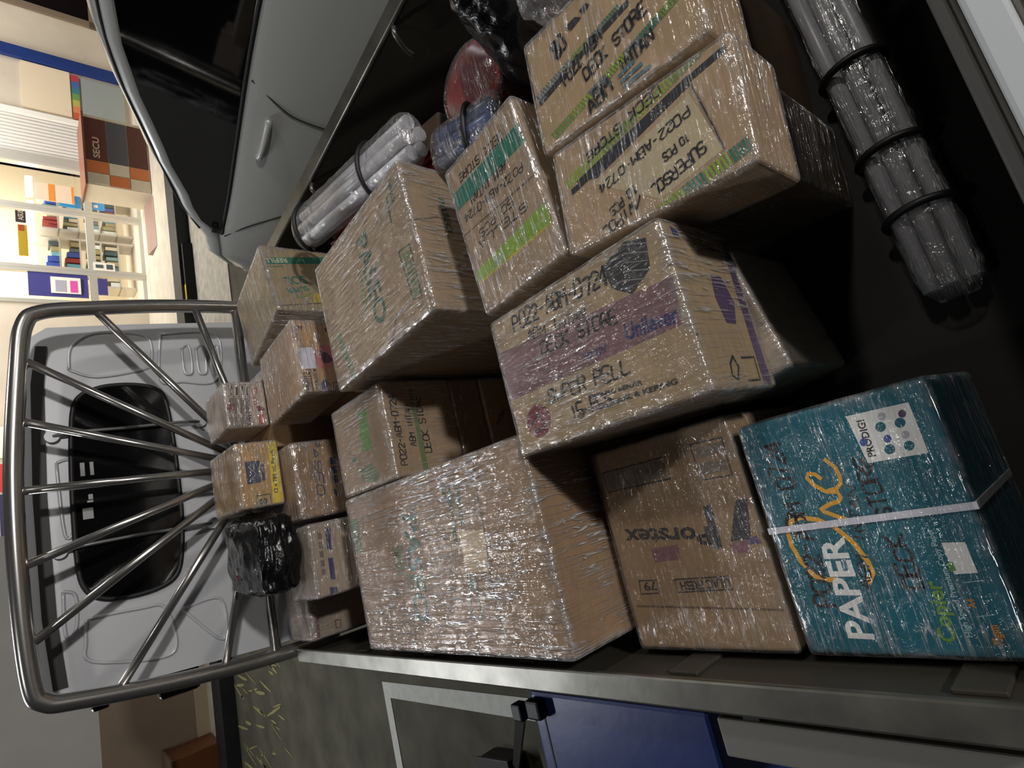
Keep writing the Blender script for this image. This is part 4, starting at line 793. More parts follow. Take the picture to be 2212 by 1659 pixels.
for (s0, s1, label, m_, txt) in ((1.75, 2.12, 'red banner seen over the cab roof through the roll bar gap', M('banner_red', 204, 60, 56), 'HIK'), (1.02, 1.72, 'navy banner with white letters seen over the cab roof', M('banner_navy', 58, 54, 92), 'VIVI'), (2.2, 2.62, 'pale banner beside the red one above the cab roof', wh, '')):
    t = poster('banner', label, s0, s1, 1.70, 1.98, -.03, m_, [], 'banner')
    if txt: bm = bmesh.new(); printed(bm, txt, (s0+.05, 1.75), (s1-.06, 1.75), .09, lambda x, y: sh(x, -.036, y), 0); child('lettering', bm, wh, t)
# display shelves full of small lit goods
lampm = mat('lit_tube', (1, 1, 1), emit=(1, .98, .95), estr=9)
for i, s in enumerate((6.62, 6.2, 5.85, 5.45, 5.06)):
    t = sthing('shop_lamp', ['glowing lamp of the shop nearest the ribbed panel', 'glowing lamp over the blue poster', 'glowing lamp under the dark brand board', 'glowing lamp under the yellow sign', 'glowing lamp nearest the white and pink sign'][i], 'lamp', s, 1.44, .75, group='glowing lamps inside the shop')
    child('lamp_tube', SB(s-.20, s+.13, .72, .78, 1.43, 1.49), lampm, t); child('lamp_holder', SB(s-.21, s+.14, .74, .80, 1.49, 1.52), wh, t)
pal = [(70, 84, 90), (196, 206, 200), (120, 150, 150), (150, 60, 60), (60, 86, 170), (226, 232, 228), (160, 150, 110), (96, 110, 120), (110, 170, 200), (206, 196, 170)]
rnd = random.Random(3)
rows = [(.36, 'lowest', 8), (.60, 'second', 8), (.88, 'third', 8), (1.14, 'upper', 8)]
for bi, (s0, s1, side) in enumerate(((4.98, 5.80, 'left'), (5.92, 6.56, 'right'))):
    t = sthing('display_shelf', 'metal display rack behind the %s pane' % ('wider middle' if bi == 0 else 'right hand'), 'shelf', (s0+s1)/2, .12, .8)
    for s in (s0, s1-.03): child('upright', SB(s, s+.03, .8, 1.2, .125, 1.38), aluminium, t)
    for z, nm, n in rows: child('shelf_board', SB(s0, s1, .8, 1.2, z-.02, z), aluminium, t)
    for z, nm, n in rows:
        sw = (s1-s0-.08)/n
        for k in range(n):
            a = s0+.045+sw*k; hh = rnd.uniform(.10, .20); ww = sw*rnd.uniform(.6, .9); ci = rnd.randrange(len(pal))
            o = obj('product_box', SB(a, a+ww, .84, 1.1, z+.001, z+hh), mat('goods_%d' % ci, rgb(*pal[ci]), rough=.35))
            tag(o, 'small boxed product on the %s shelf behind the %s pane' % (nm, 'wider middle' if bi == 0 else 'right hand'), 'product', 'boxed goods on the %s shelf, %s rack' % (nm, side))
area('shop_inside_lamp', sh(5.5, .9, 3.2), sh(5.5, .9, 0), 1.8, .8, 150, (1, .97, .9))
area('shop_inside_lamp', sh(2.6, -.8, 3.2), sh(2.6, 0, .8), 2.0, .3, 50, (1, .97, .9))
# wheel stops on the ground before the shop
for (x, y, ang, lab) in ((4.95, 7.35, -.1, 'black rubber wheel stop in front of the car'), (3.75, 7.3, -.1, 'black rubber wheel stop near the truck cab')):
    t = thing('wheel_stop', lab, 'wheel stop', (x, y, 0), ang, 'wheel stops before the shop')
    bm = bmesh.new(); prism(bm, [(-.08, .013), (.08, .013), (.05, .12), (-.05, .12)], lambda a, b: Vector((-.45, a, b)), lambda a, b: Vector((.45, a, b)))
    obj('rubber_block', bm, mat('rubber_black', rgb(30, 28, 28), rough=.7), t)
    obj('yellow_marking', B(-.30, -.10, -.055, .055, .1205, .124), M('mark_yellow', 200, 170, 60), t)
t = thing('ramp', 'brown wedge ramp at the shop step', 'ramp', sh(5.42, -.75, .12), th)
bm = bmesh.new(); prism(bm, [(-.30, .003), (.10, .003), (.10, .06)], lambda a, b: Vector((-.4, a, b)), lambda a, b: Vector((.4, a, b))); obj('ramp_board', bm, M('ramp_brown', 150, 122, 112), t)
# cabinet left of the truck
t = thing('cabinet', 'orange brown cabinet against the tan wall left of the truck', 'cabinet', sh(-2.25, -.25, .12, 8.55), th)
obj('body', B(-.55, .43, -.22, .23, .003, .50, bev=.01), M('cabinet_brown', 122, 74, 40), t); obj('worktop', B(-.57, .45, -.25, .25, .50, .53, bev=.006), M('cabinet_top', 120, 96, 80), t)
obj('dark_box', B(-.40, -.02, -.12, .15, .53, .70, bev=.01), M('box_dark', 62, 50, 42), t)

# ---------------------------------------------------------------- the cartons
def grid_box(w_, d_, h_, r, n, amp, axis, seed):
    """rounded, slightly wrinkled shell standing on z = 0"""
    bm = bmesh.new(); bmesh.ops.create_cube(bm, size=2.0)
    bmesh.ops.subdivide_edges(bm, edges=bm.edges[:], cuts=n, use_grid_fill=True)
    hx, hy, hz = w_/2, d_/2, h_/2; lay = bm.verts.layers.float.new('edge')
    for v in bm.verts:
        p = Vector((math.copysign(abs(v.co.x)**.8, v.co.x)*hx, math.copysign(abs(v.co.y)**.8, v.co.y)*hy, math.copysign(abs(v.co.z)**.8, v.co.z)*hz))
        q = Vector((max(-hx+r, min(hx-r, p.x)), max(-hy+r, min(hy-r, p.y)), max(-hz+r, min(hz-r, p.z))))
        dd = p-q; nn = dd.normalized() if dd.length > 1e-6 else Vector((0, 0, 1)); p = q+nn*r
        sv = [9, 9, 9]; sv[axis] = 38
        dd2 = sorted((hx-abs(p.x), hy-abs(p.y), hz-abs(p.z)))[1]; v[lay] = max(0., 1-dd2/.020)**1.3
        f = noise.noise(Vector((p.x*sv[0]+seed, p.y*sv[1], p.z*sv[2])))*.6+noise.noise(Vector((p.x*30, p.y*30+seed, p.z*30)))*.6
        v.co = p+nn*amp*f+Vector((0, 0, hz)); v.co.z = max(v.co.z, .0004)
    return bm
CARDS = {}
def carton(key, label, tone=(158, 134, 106), wrap=(0, 1.0, .05), tape=False, name='cardboard_carton', group=None, cut=26, strap=None, bev=.006):
    cx, cy, w_, d_, z0, z1, yaw = BOX[key]; h_ = z1-z0
    t = thing(name, label, 'box', (cx, cy, z0+.0005), math.radians(yaw), group)
    bm = bmesh.new(); box(bm, -w_/2, w_/2, -d_/2, d_/2, 0, h_, bev=bev, seg=3)
    X, Y, Zv = Vector((1, 0, 0)), Vector((0, 1, 0)), Vector((0, 0, 1))
    fr = {'t': (Zv*h_, Zv, X, Y), 'f': (-Y*d_/2, -Y, X, Zv), 'l': (-X*w_/2, -X, -Y, Zv), 'r': (X*w_/2, X, Y, Zv)}
    slots = []; m_ = .0035; lim = {'t': (-w_/2+m_, w_/2-m_, -d_/2+m_, d_/2-m_), 'f': (-w_/2+m_, w_/2-m_, m_, h_-m_), 'l': (-d_/2+m_, d_/2-m_, m_, h_-m_), 'r': (-d_/2+m_, d_/2-m_, m_, h_-m_)}
    if tape:
        if tape == 'x': its = [('q', 't', [(-w_/2+.004, -.024), (w_/2-.004, -.024), (w_/2-.004, .024), (-w_/2+.004, .024)], 'tape'), ('l', 't', [(-w_/2+.004, 0), (w_/2-.004, .001)], .0022, 'fold')]
        else: its = [('q', 't', [(-.024, -d_/2+.004), (.024, -d_/2+.004), (.024, d_/2-.004), (-.024, d_/2-.004)], 'tape'), ('l', 't', [(0, -d_/2+.004), (.001, d_/2-.004)], .0022, 'fold')]
        draw(bm, its, fr, slots, base=.00015)
    draw(bm, PRINTS.get(key, []), fr, slots, lim)
    o = obj('carton_body', bm, [kraft('kraft_%d_%d_%d' % tone, rgb(*tone))]+[ink(c) for c in slots], t)
    if strap:
        u = strap; bm = bmesh.new(); box(bm, u-.0042, u+.0042, -d_/2-.0026, d_/2+.0026, h_+.0004, h_+.0026); box(bm, u-.0042, u+.0042, -d_/2-.0026, -d_/2-.0004, .01, h_)
        obj('strap', bm, mat('strap_white', rgb(205, 205, 216), rough=.4), t)['label'] = 'white packing strap'
    if wrap:
        ax, st, hz = wrap
        bm = grid_box(w_+.006, d_+.006, h_+.0035, .009, cut, .0009, ax, random.uniform(0, 50))
        bm.transform(Matrix.Translation((0, 0, .0005)))
        obj('stretch_film', bm, film('stretch_film_%d_%d_%d' % (ax, int(st*10), int(hz*100)), ax, st, hz), t, smooth=True)['label'] = 'clear stretch film'
    return t
K1, K2, K3 = (158, 134, 106), (148, 122, 92), (176, 150, 118)
carton('teal', 'teal copy paper carton with white strap at the tail end of the bed', (8, 96, 114), (1, .5, .03), strap=.0075, name='paper_carton', cut=30)
carton('lilac', 'carton reading LILAC FRESH between the teal carton and the large green print carton', K2, (1, .4, .03))
carton('sp', 'carton hand marked SUPER PELL 15 PCS with a purple band', (164, 142, 110), (0, .8, .05), cut=34)
carton('white', 'pale wrapped carton peeping out under the SUPER PELL carton', (196, 180, 160), (0, .6, .09))
carton('spbase', 'plain carton hidden under the far half of the SUPER PELL carton', K2, None)
carton('paseo2', 'largest carton with green print and torn tape patch beside the left bed side', (150, 122, 92), (0, 1.15, .05), cut=44)
carton('pozz', 'carton marked DECK STORE with green print on top of a stack of three', K1, (0, .8, .07))
carton('under1', 'dark carton second in the stack under the DECK STORE carton', (140, 110, 78), (1, .6, .06))
carton('under2', 'bottom carton of the stack, on the bed floor', (176, 146, 104), (1, .6, .03))
carton('paseo1', 'large carton with upside down green lettering high in the middle of the load', (154, 132, 104), (0, .85, .08), cut=38)
carton('box3', 'carton with a dark green and a lime green stripe hand marked STELLA', K1, (1, .8, .05), cut=30)
carton('b17', 'carton hand marked SUPERSOL with green dashed stripes and black tape', (174, 148, 116), (1, .6, .05), cut=30)
carton('b17base', 'dark carton under the SUPERSOL carton', (112, 94, 70), (1, .5, .04))
carton('b16', 'carton hand marked INTAN with blue green dashed stripes at the right edge', (174, 148, 114), (1, .6, .04), cut=30)
carton('b16base', 'carton under the INTAN carton with blue green dashes', (112, 94, 70), None)
carton('b688', 'carton printed 688012 with a pink round picture', (176, 140, 98), (1, 1.0, .10))
carton('b688base', 'carton below the one printed 688012', K2, None)
carton('table', 'small pale carton with a printed table and red lettering', (196, 176, 158), (1, .9, .10))
carton('tablebase', 'carton below the small one with the printed table', K2, None)
carton('pouch', 'carton with a yellow band reading 12 x 780 mL Pouch', (186, 150, 96), (1, .9, .10))
carton('paseo3', 'carton with handwritten upside down PASEO under the yellow banded one', (156, 126, 94), (1, .8, .06))
carton('flex', 'carton with blue print lying beyond the largest carton', (170, 152, 132), (1, .8, .10))
carton('grey', 'grey looking carton in the front left corner of the bed', (166, 148, 126), (0, .7, .12))
carton('refill', 'carton with upside down green REFILL print by the right roll bar post', (160, 140, 104), (1, .9, .10))
carton('sliver', 'narrow pale carton squeezed behind the one printed 688012', (190, 178, 160), (1, .8, .12))

# ---------------------------------------------------------------- the pickup truck
TR = thing('pickup_truck', 'silver pickup truck with steel flat bed and black roll bar', 'truck', (0, 0, 0))
galv = mat('galvanised', rgb(120, 119, 112), rough=.34, metal=.75, bump=.15, var=.25, vscale=14)
side = mat('bed_side_paint', rgb(58, 55, 48), rough=.5, var=.15, vscale=6, bump=.1)
rub = mat('bed_rubber', rgb(33, 32, 31), rough=.9, var=.25, vscale=9, bump=.6)
steel = mat('frame_black', rgb(24, 24, 25), rough=.6)
bm = bmesh.new(); prism(bm, [(-.292, -.035), (1.14, -.035), (1.14, .25), (.985, 2.10), (-.292, 2.10)], lambda a, b: Vector((a, b, .755)), lambda a, b: Vector((a, b, .7995)))
bf = obj('bed_floor', bm, rub, TR)
obj('chassis', B(-.05, .75, -.2, 4.2, .45, .75), steel, TR)
def side_panel(name, length):
    """bed side along +y with its outer face at x = 0 .. inner face at x = .04"""
    bm = bmesh.new(); box(bm, 0, .034, 0, length, .765, 1.150, bev=.004)
    k = .18
    while k < length-.2: box(bm, .034, .0405, k, k+.05, .80, 1.13, bev=.002); k += .36
    return bm
sp = obj('side_panel', side_panel('l', 2.09), side, TR, loc=(-.334, 0, 0))
obj('top_rail', B(-.001, .042, 0, 2.09, 1.1505, 1.162, bev=.004), galv, sp)
obj('outer_ledge', B(-.172, -.108, -.1, .66, .92, .95, bev=.004), mat('ledge_paint', rgb(150, 147, 138), rough=.6), sp)
for y in (.0, .58): obj('ledge_bracket', B(-.115, .001, y, y+.03, .925, .945), steel, sp)
sp2 = obj('side_panel', side_panel('r', 2.02), side, TR, loc=(1.245, .06, 0), rotz=math.radians(7.3))
obj('top_rail', B(-.004, .050, 0, 2.02, 1.1505, 1.162, bev=.004), galv, sp2)
for y in (.80, 1.35):
    hk = bmesh.new(); tube(hk, smooth_path([(-.004, y, 1.15), (-.03, y, 1.155), (-.035, y+.02, 1.12), (-.03, y+.03, 1.09)], 4), .006, 8); obj('tie_hook', hk, galv, sp2, True)
tg = obj('tailgate', B(-.29, 1.24, -.040, .004, .77, 1.150, bev=.005), side, TR)
obj('top_cap', B(-.29, 1.24, -.033, -.002, 1.1505, 1.166, bev=.005), mat('cap_grey', rgb(190, 195, 198), rough=.5), tg)
obj('inner_lip', B(-.29, 1.14, .004, .018, 1.08, 1.148, bev=.003), mat('lip_grey', rgb(74, 72, 70), rough=.6), tg)
obj('front_board', B(-.29, 1.0, 2.075, 2.10, .802, 1.02, bev=.003), side, TR)
# roll bar
chrome = mat('dark_chrome', rgb(190, 188, 185), rough=.24, metal=.9)
RB = obj('roll_bar', TB(smooth_path([(-.297, 2.13, 1.0), (-.297, 2.13, 1.20), (-.270, 2.13, 1.50), (-.232, 2.13, 1.74), (-.210, 2.13, 1.812), (-.150, 2.13, 1.838), (.10, 2.13, 1.853), (.42, 2.13, 1.853), (.75, 2.13, 1.830), (.885, 2.13, 1.812), (.932, 2.13, 1.770), (.953, 2.13, 1.64), (.974, 2.13, 1.43), (.983, 2.13, 1.2), (.983, 2.13, 1.0)], 6), .024, 16), chrome, TR)
hub = (.352, 2.13, 1.19)
for a in ((.945, 1.63), (.768, 1.815), (.579, 1.835), (.37, 1.84), (.158, 1.84), (-.05, 1.83), (-.228, 1.642), (.972, 1.33), (-.265, 1.37)):
    p0 = Vector((a[0], 2.13, a[1])); p1 = Vector(hub); d_ = (p1-p0).normalized()
    b_ = obj('spoke_bar', TB([p0, p1], .0125, 12), chrome, RB)
obj('bottom_bar', TB([(-.28, 2.13, 1.215), (.36, 2.13, 1.20), (.98, 2.13, 1.19)], .018, 12), chrome, RB)
obj('hub_plate', TB([(.352, 2.112, 1.19), (.352, 2.148, 1.19)], .05, 20), chrome, RB)
# cab
paint = mat('silver_paint', rgb(206, 208, 212), rough=.36, metal=.2, coat=.5)
blk = mat('gloss_black', rgb(8, 8, 9), rough=.12, coat=.6)
seal = mat('band_seal_black', rgb(34, 34, 35), rough=.5)
bm = bmesh.new()
prof = [(-.28, .62), (-.285, 1.15), (-.262, 1.50), (-.232, 1.76), (-.19, 1.815), (.0, 1.832), (.37, 1.838), (.75, 1.828), (.91, 1.805), (.955, 1.75), (.978, 1.5), (1.0, 1.15), (1.0, .62)]
prism(bm, prof, lambda a, b: Vector((a, 2.315, b)), lambda a, b: Vector((a*.99+.004, 3.75, b*.985)))
cab = obj('cab', bm, paint, TR)
# cab back: thin dark band along the roof edge, embossed ribs, rear window, guard rods
bm = bmesh.new()
band = [(-.205, 1.79), (0, 1.806), (.37, 1.811), (.75, 1.80), (.885, 1.782), (.885, 1.752), (.75, 1.766), (.37, 1.776), (0, 1.771), (-.205, 1.755)]
prism(bm, band, lambda a, b: Vector((a, 2.3145, b)), lambda a, b: Vector((a, 2.309, b))); obj('roof_band', bm, seal, cab)
win = [(.715, 1.66), (.735, 1.60), (.738, 1.52), (.722, 1.455), (.68, 1.425), (.55, 1.413), (.40, 1.410), (.25, 1.412), (.12, 1.424), (.045, 1.447), (.016, 1.50), (.01, 1.58), (.022, 1.65), (.06, 1.695), (.15, 1.712), (.40, 1.712), (.60, 1.702), (.68, 1.688)]
win = [(v.x, v.y) for v in smooth_path([(a, b, 0) for a, b in win+win[:1]], 5)][:-1]
bm = bmesh.new(); prism(bm, win, lambda a, b: Vector((a, 2.3140, b)), lambda a, b: Vector((a, 2.306, b)))
rw = obj('rear_window', bm, blk, cab)
bm = bmesh.new(); cwx = sum(p[0] for p in win)/len(win); cwz = sum(p[1] for p in win)/len(win)
tube(bm, [(cwx+(a-cwx)*1.0, 2.308, cwz+(b-cwz)*1.0) for a, b in win+win[:2]], .008, 8); obj('window_seal', bm, seal, rw, True)
for k, (x0, x1, z0, z1) in enumerate(((.425, .470, 1.676, 1.688), (.425, .470, 1.652, 1.662), (.345, .362, 1.66, 1.672), (.335, .342, 1.66, 1.676), (.282, .318, 1.662, 1.690))):
    obj('window_sticker', B(x0, x1, 2.3045, 2.3058, z0, z1), mat('sticker_grey', rgb(158, 160, 160), rough=.5), rw)
for pts in ([(.80, 1.697), (.885, 1.687), (.938, 1.62), (.940, 1.50), (.915, 1.452), (.83, 1.452), (.80, 1.475), (.772, 1.62)], [(.94, 1.415), (.755, 1.430), (.745, 1.36), (.75, 1.24), (.94, 1.22)], [(-.025, 1.70), (-.035, 1.56), (-.052, 1.49), (-.175, 1.467), (-.205, 1.515), (-.155, 1.693), (-.09, 1.705)], [(-.072, 1.44), (-.072, 1.32), (-.21, 1.325), (-.10, 1.42)], [(.072, 1.752), (.05, 1.722), (-.045, 1.726), (-.06, 1.752)], [(.48, 1.748), (.47, 1.704), (.275, 1.71), (.245, 1.738)]):
    q = [(a, 2.3135, b) for a, b in pts]; q = smooth_path(q+[q[0]], 5)
    obj('stamped_rib', TB(q, .0055, 8), paint, cab)
for z in (1.335, 1.285, 1.235): obj('stamped_slot', TB(smooth_path([(.88, 2.313, z+.014), (.79, 2.313, z+.014), (.775, 2.313, z), (.79, 2.313, z-.014), (.88, 2.313, z-.014), (.895, 2.313, z), (.88, 2.313, z+.014)], 5), .006, 8), paint, cab)
for xa, xb in ((.566, .580), (.192, .196)):
    g_ = obj('guard_rod', TB(smooth_path([(xa, 2.30, 1.752), (xa+.006, 2.288, 1.70), (xa+.008, 2.286, 1.55), (xb, 2.288, 1.39), (xb, 2.30, 1.322)], 6), .006, 10), mat('rod_grey', rgb(150, 150, 150), rough=.3, metal=.7), cab)
    for x, z in ((xa, 1.755), (xb, 1.318)):
        obj('rod_bolt', TB([(x, 2.3138, z), (x, 2.296, z)], .020, 16), paint, g_); 
obj('door_mirror', B(-.376, -.262, 2.585, 2.64, 1.355, 1.49, bev=.014), blk, cab)
obj('door_visor', B(-.338, -.242, 2.60, 2.635, 1.632, 1.684, bev=.010), blk, cab)
tyre = mat('tyre', rgb(22, 22, 22), rough=.8)
for x0, x1, y in ((-.28, -.10, .55), (.86, 1.04, .55), (-.26, -.08, 3.1), (.80, .98, 3.1)):
    wv = obj('wheel', TB([(x0, y, .29), (x0+.02, y, .29), (x1-.02, y, .29), (x1, y, .29)], [.26, .29, .29, .26], 28), tyre, TR)
    obj('hub_cap', TB([(x0-.004, y, .29), (x1+.004, y, .29)], .15, 20), paint, wv)

# ---------------------------------------------------------------- silver car parked on the right
CARP = Vector((1.5, 3.1, 0)); CT = Vector((.375, -.927, 0)); CI = Vector((.927, .375, 0))
CA = thing('car', 'silver car with dark windows parked on the right of the truck', 'car', (0, 0, 0))
def ip(tab, t):
    if t <= tab[0][0]: return tab[0][1]
    for (a, x), (b, y) in zip(tab, tab[1:]):
        if t <= b:
            k = (t-a)/(b-a); k = k*k*(3-2*k)*.5+k*.5; return x+(y-x)*k
    return tab[-1][1]
T_belt = [(-.03, .74), (.08, .86), (.2, .96), (.36, 1.003), (1.5, 1.07), (2.5, 1.09), (3.5, 1.10), (3.9, 1.0)]
T_in = [(-.03, .36), (.0, .24), (.08, .12), (.2, .05), (.4, .01), (3.4, .01), (3.8, .08), (3.95, .25)]
T_edge = [(-.03, .77), (.08, .90), (.2, 1.02), (.30, 1.055), (.483, 1.197), (.75, 1.345), (.96, 1.457), (1.14, 1.53), (1.33, 1.575), (2.0, 1.62), (2.8, 1.60), (3.4, 1.50), (3.8, 1.12), (3.95, 1.0)]
T_mid = [(-.03, .80), (.08, .92), (.2, 1.05), (.30, 1.09), (.48, 1.23), (.75, 1.39), (.96, 1.50), (1.14, 1.575), (1.33, 1.62), (2.0, 1.67), (2.8, 1.64), (3.4, 1.54), (3.8, 1.14), (3.95, 1.02)]
HW = .83
def car_rows(t):
    e = ip(T_in, t); b = ip(T_belt, t); ed = ip(T_edge, t); mi_ = ip(T_mid, t); wt = max(b+.004, ed-.055 if t > .36 else b+.004)
    ins = lambda z: e+.05+max(0, z-b)*.20
    return [(e+.10, .24), (e+.03, .30), (e+.02, .42), (e+.0, .62), (e+.01, .80), (e+.03, b-.05), (e+.05, b-.008), (ins(b)+.008, b+.002), (ins(wt)+.006, wt), (ins(wt), wt+.010), (ins(ed)+.02, ed), (ins(ed)+.16, ed+(mi_-ed)*.6), (HW, mi_)]
ts = [-.03, 0, .04, .08, .14, .2, .26, .31, .36, .42, .483, .55, .62, .68, .75, .85, .96, 1.05, 1.14, 1.24, 1.33, 1.5, 1.7, 2, 2.3, 2.6, 2.8, 3.1, 3.4, 3.6, 3.8, 3.95]
body, glass = bmesh.new(), bmesh.new()
def cpos(t, w_, z): return CARP+CT*t+CI*w_+Vector((0, 0, z))
for mir in (0, 1):
    G = []
    for t in ts: G.append([cpos(t, (2*HW-w_) if mir else w_, z) for w_, z in car_rows(t)])
    for i in range(len(ts)-1):
        for k in range(len(G[0])-1):
            isg = (k == 7 and .36 <= ts[i] and ts[i+1] <= 3.7) or (k == 11 and .31 <= ts[i] and ts[i+1] <= 1.0)
            bmx = glass if isg else body
            f = bmx.faces.new([bmx.verts.new(p) for p in ((G[i][k], G[i+1][k], G[i+1][k+1], G[i][k+1]) if not mir else (G[i][k], G[i][k+1], G[i+1][k+1], G[i+1][k]))])
    for i_end in (0, -1):
        for k in range(len(G[0])-1):
            a, b = G[i_end][k], G[i_end][k+1]; ca = CARP+CT*ts[i_end]+CI*HW; 
            body.faces.new([body.verts.new(p) for p in (a, b, Vector((ca.x, ca.y, b.z)), Vector((ca.x, ca.y, a.z)))])
for bmx in (body, glass):
    bmesh.ops.remove_doubles(bmx, verts=bmx.verts[:], dist=.0005); bmesh.ops.recalc_face_normals(bmx, faces=bmx.faces[:])
carpaint = mat('car_silver', rgb(178, 180, 178), rough=.34, metal=.15, coat=.7)
cb = obj('body', body, carpaint, CA, True)
try:
    for p in cb.data.polygons: p.use_smooth = True
except Exception: pass
obj('window_glass', glass, mat('car_glass', rgb(6, 6, 7), rough=.05, coat=1.0), CA, True)
def on_side(t, z, out=.003):
    rows_ = car_rows(t)
    for (w0, z0), (w1, z1) in zip(rows_, rows_[1:]):
        if z0 <= z <= z1: return cpos(t, w0+(w1-w0)*(z-z0)/max(z1-z0, 1e-6)-out, z)
    return cpos(t, rows_[0][0]-out, z)
seamm = mat('seam_dark', rgb(20, 20, 20), rough=.7)
for pts in ([(1.20, 1.03), (1.13, .90), (1.10, .80), (1.10, .62), (1.14, .45), (1.16, .32)], [(.36, .985), (.44, .92), (.52, .82), (.60, .70), (.66, .58), (.68, .40)]):
    obj('door_seam', TB(smooth_path([on_side(t, z, .001) for t, z in pts], 5), .0035, 6), seamm, CA)
bm = bmesh.new()
tube(bm, smooth_path([on_side(t, ip(T_edge, t)-.004, -.002) for t in (.36, .483, .62, .75, .96, 1.14, 1.33, 1.6, 2, 2.5, 3.0)], 3), .006, 8); obj('roof_seam', bm, seamm, CA)
bm = bmesh.new(); tube(bm, smooth_path([on_side(t, ip(T_belt, t)-.004, .004) for t in (.37, .6, .9, 1.3, 1.7, 2.3, 3.0)], 3), .009, 8); obj('belt_trim', bm, seamm, CA)
bm = bmesh.new(); tube(bm, smooth_path([on_side(t, .93, .002) if a == 0 else on_side(t, .93, a) for t, a in ((.86, 0), (.88, .012), (.95, .02), (1.03, .014), (1.05, 0))], 5), .015, 10); obj('door_handle', bm, carpaint, CA, True)
bm = bmesh.new(); tube(bm, [on_side(t, .33, .012) for t in (.5, 1.5, 2.6, 3.2)], .03, 10); obj('sill_trim', bm, seamm, CA)
bm = bmesh.new(); box(bm, -.02, .02, -.02, .02, 0, .03, bev=.006); bm.transform(Matrix.Translation(on_side(.40, 1.02, .004))); obj('mirror_mount', bm, blk, CA)
for t, mir in ((.55, 0), (3.05, 0), (.55, 1), (3.05, 1)):
    c = cpos(t, 2*HW-.14 if mir else .14, .30); a_ = CI*.09
    wv = obj('wheel', TB([c-a_, c-a_*.8, c+a_*.8, c+a_], [.26, .30, .30, .26], 26), tyre, CA)
    obj('rim', TB([c-a_*1.03, c+a_*1.03], .19, 20), paint, wv)
# light band mirrored along the roof is left to the lamps

# ---------------------------------------------------------------- loose load
graytube = mat('grey_tube', rgb(178, 178, 184), rough=.35, spec=.5)
tiem = mat('tie_black', rgb(18, 18, 20), rough=.5)
def bundle(name, label, a, b, n, r, offs, m_, ties, group=None, wrapr=None, cap=None):
    a, b = Vector(a), Vector(b); t = thing(name, label, 'bundle', a, 0, group); L_ = (b-a).length; d_ = (b-a).normalized(); s_ = d_.cross(Vector((0, 0, 1))).normalized(); u_ = s_.cross(d_)
    for (x, y) in offs: obj('pole', TB([s_*x+u_*y, s_*x+u_*y+d_*L_], r, 14), m_, t)
    if wrapr:
        wx, wy = wrapr; bm = bmesh.new(); rings = []; N_ = 46
        for i in range(N_+1):
            k = i/N_; c = d_*(-.02+k*(L_+.04)); e = (1 if .04 < k < .96 else (.55 if k in (0, 1) else .86))
            rings.append([bm.verts.new(c+s_*(math.cos(q)*(wx*e+.004*noise.noise(Vector((i*.9, math.cos(q)*2, math.sin(q)*2)))))+u_*(math.sin(q)*wy*e)) for q in (2*PI*j/20 for j in range(20))])
        for A_, C_ in zip(rings, rings[1:]):
            for j in range(20): bm.faces.new((A_[j], A_[(j+1) % 20], C_[(j+1) % 20], C_[j]))
        bm.faces.new(rings[0][::-1]); bm.faces.new(rings[-1])
        obj('stretch_film', bm, film('bundle_film', 1, .5, .12), t, True)['label'] = 'clear stretch film'
    for k in ties:
        c = d_*(L_*k); wx, wy = wrapr or (r*n, r*1.3); bm = bmesh.new()
        tube(bm, [c+s_*math.cos(q)*(wx+.004)+u_*math.sin(q)*(wy+.004)+d_*.01*math.sin(q) for q in (2*PI*j/24 for j in range(25))], .006, 8); obj('cable_tie', bm, tiem, t)
    return t
bundle('tube_bundle', 'wrapped bundle of grey tubes with black ties lying along the tailgate', (.155, .127, .8365), (1.05, .152, .8365), 3, .013, [(-.026, 0), (0, .006), (.026, -.002)], graytube, (.13, .25, .42, .75), 'wrapped tube bundles', (.043, .024))
bundle('mop_bundle', 'wrapped bundle of grey mop poles lying along the right bed side', (.935, 1.45, 1.172), (.830, .86, 1.172), 3, .017, [(-.040, .0), (-.004, .006), (.032, .0), (-.02, -.028), (.016, -.028)], graytube, (.05, .72), 'wrapped tube bundles', (.066, .046))
redp = mat('red_plastic', rgb(128, 26, 24), rough=.3, spec=.5); bluep = mat('blue_plastic', rgb(66, 84, 130), rough=.3)
bundle('mop_bundle', 'row of dark red mop poles under the grey ones', (.895, 1.42, 1.1005), (.800, .87, 1.1005), 2, .013, [(-.02, 0), (.012, 0), (.044, 0)], redp, (), None)
bundle('mop_bundle', 'blue grey mop poles in clear film beside the STELLA carton', (.764, .795, 1.146), (.722, .632, 1.146), 2, .014, [(-.026, 0), (.004, .003), (.032, 0)], bluep, (.6,), None, (.050, .022))
t = thing('cardboard_carton', 'narrow dark carton under the blue grey mop poles', 'box', (.735, .705, .80), math.radians(-14))
obj('carton_body', B(-.035, .022, -.060, .085, .001, .316, bev=.005), kraft('kraft_dark', rgb(70, 58, 46)), t)
t = thing('mop_box', 'low dark carton carrying the mop poles along the right bed side', 'box', (.882, 1.155, .80), math.radians(-10.5))
obj('carton_body', B(-.090, .095, -.30, .30, .001, .287, bev=.006), MATS['kraft_dark'], t)
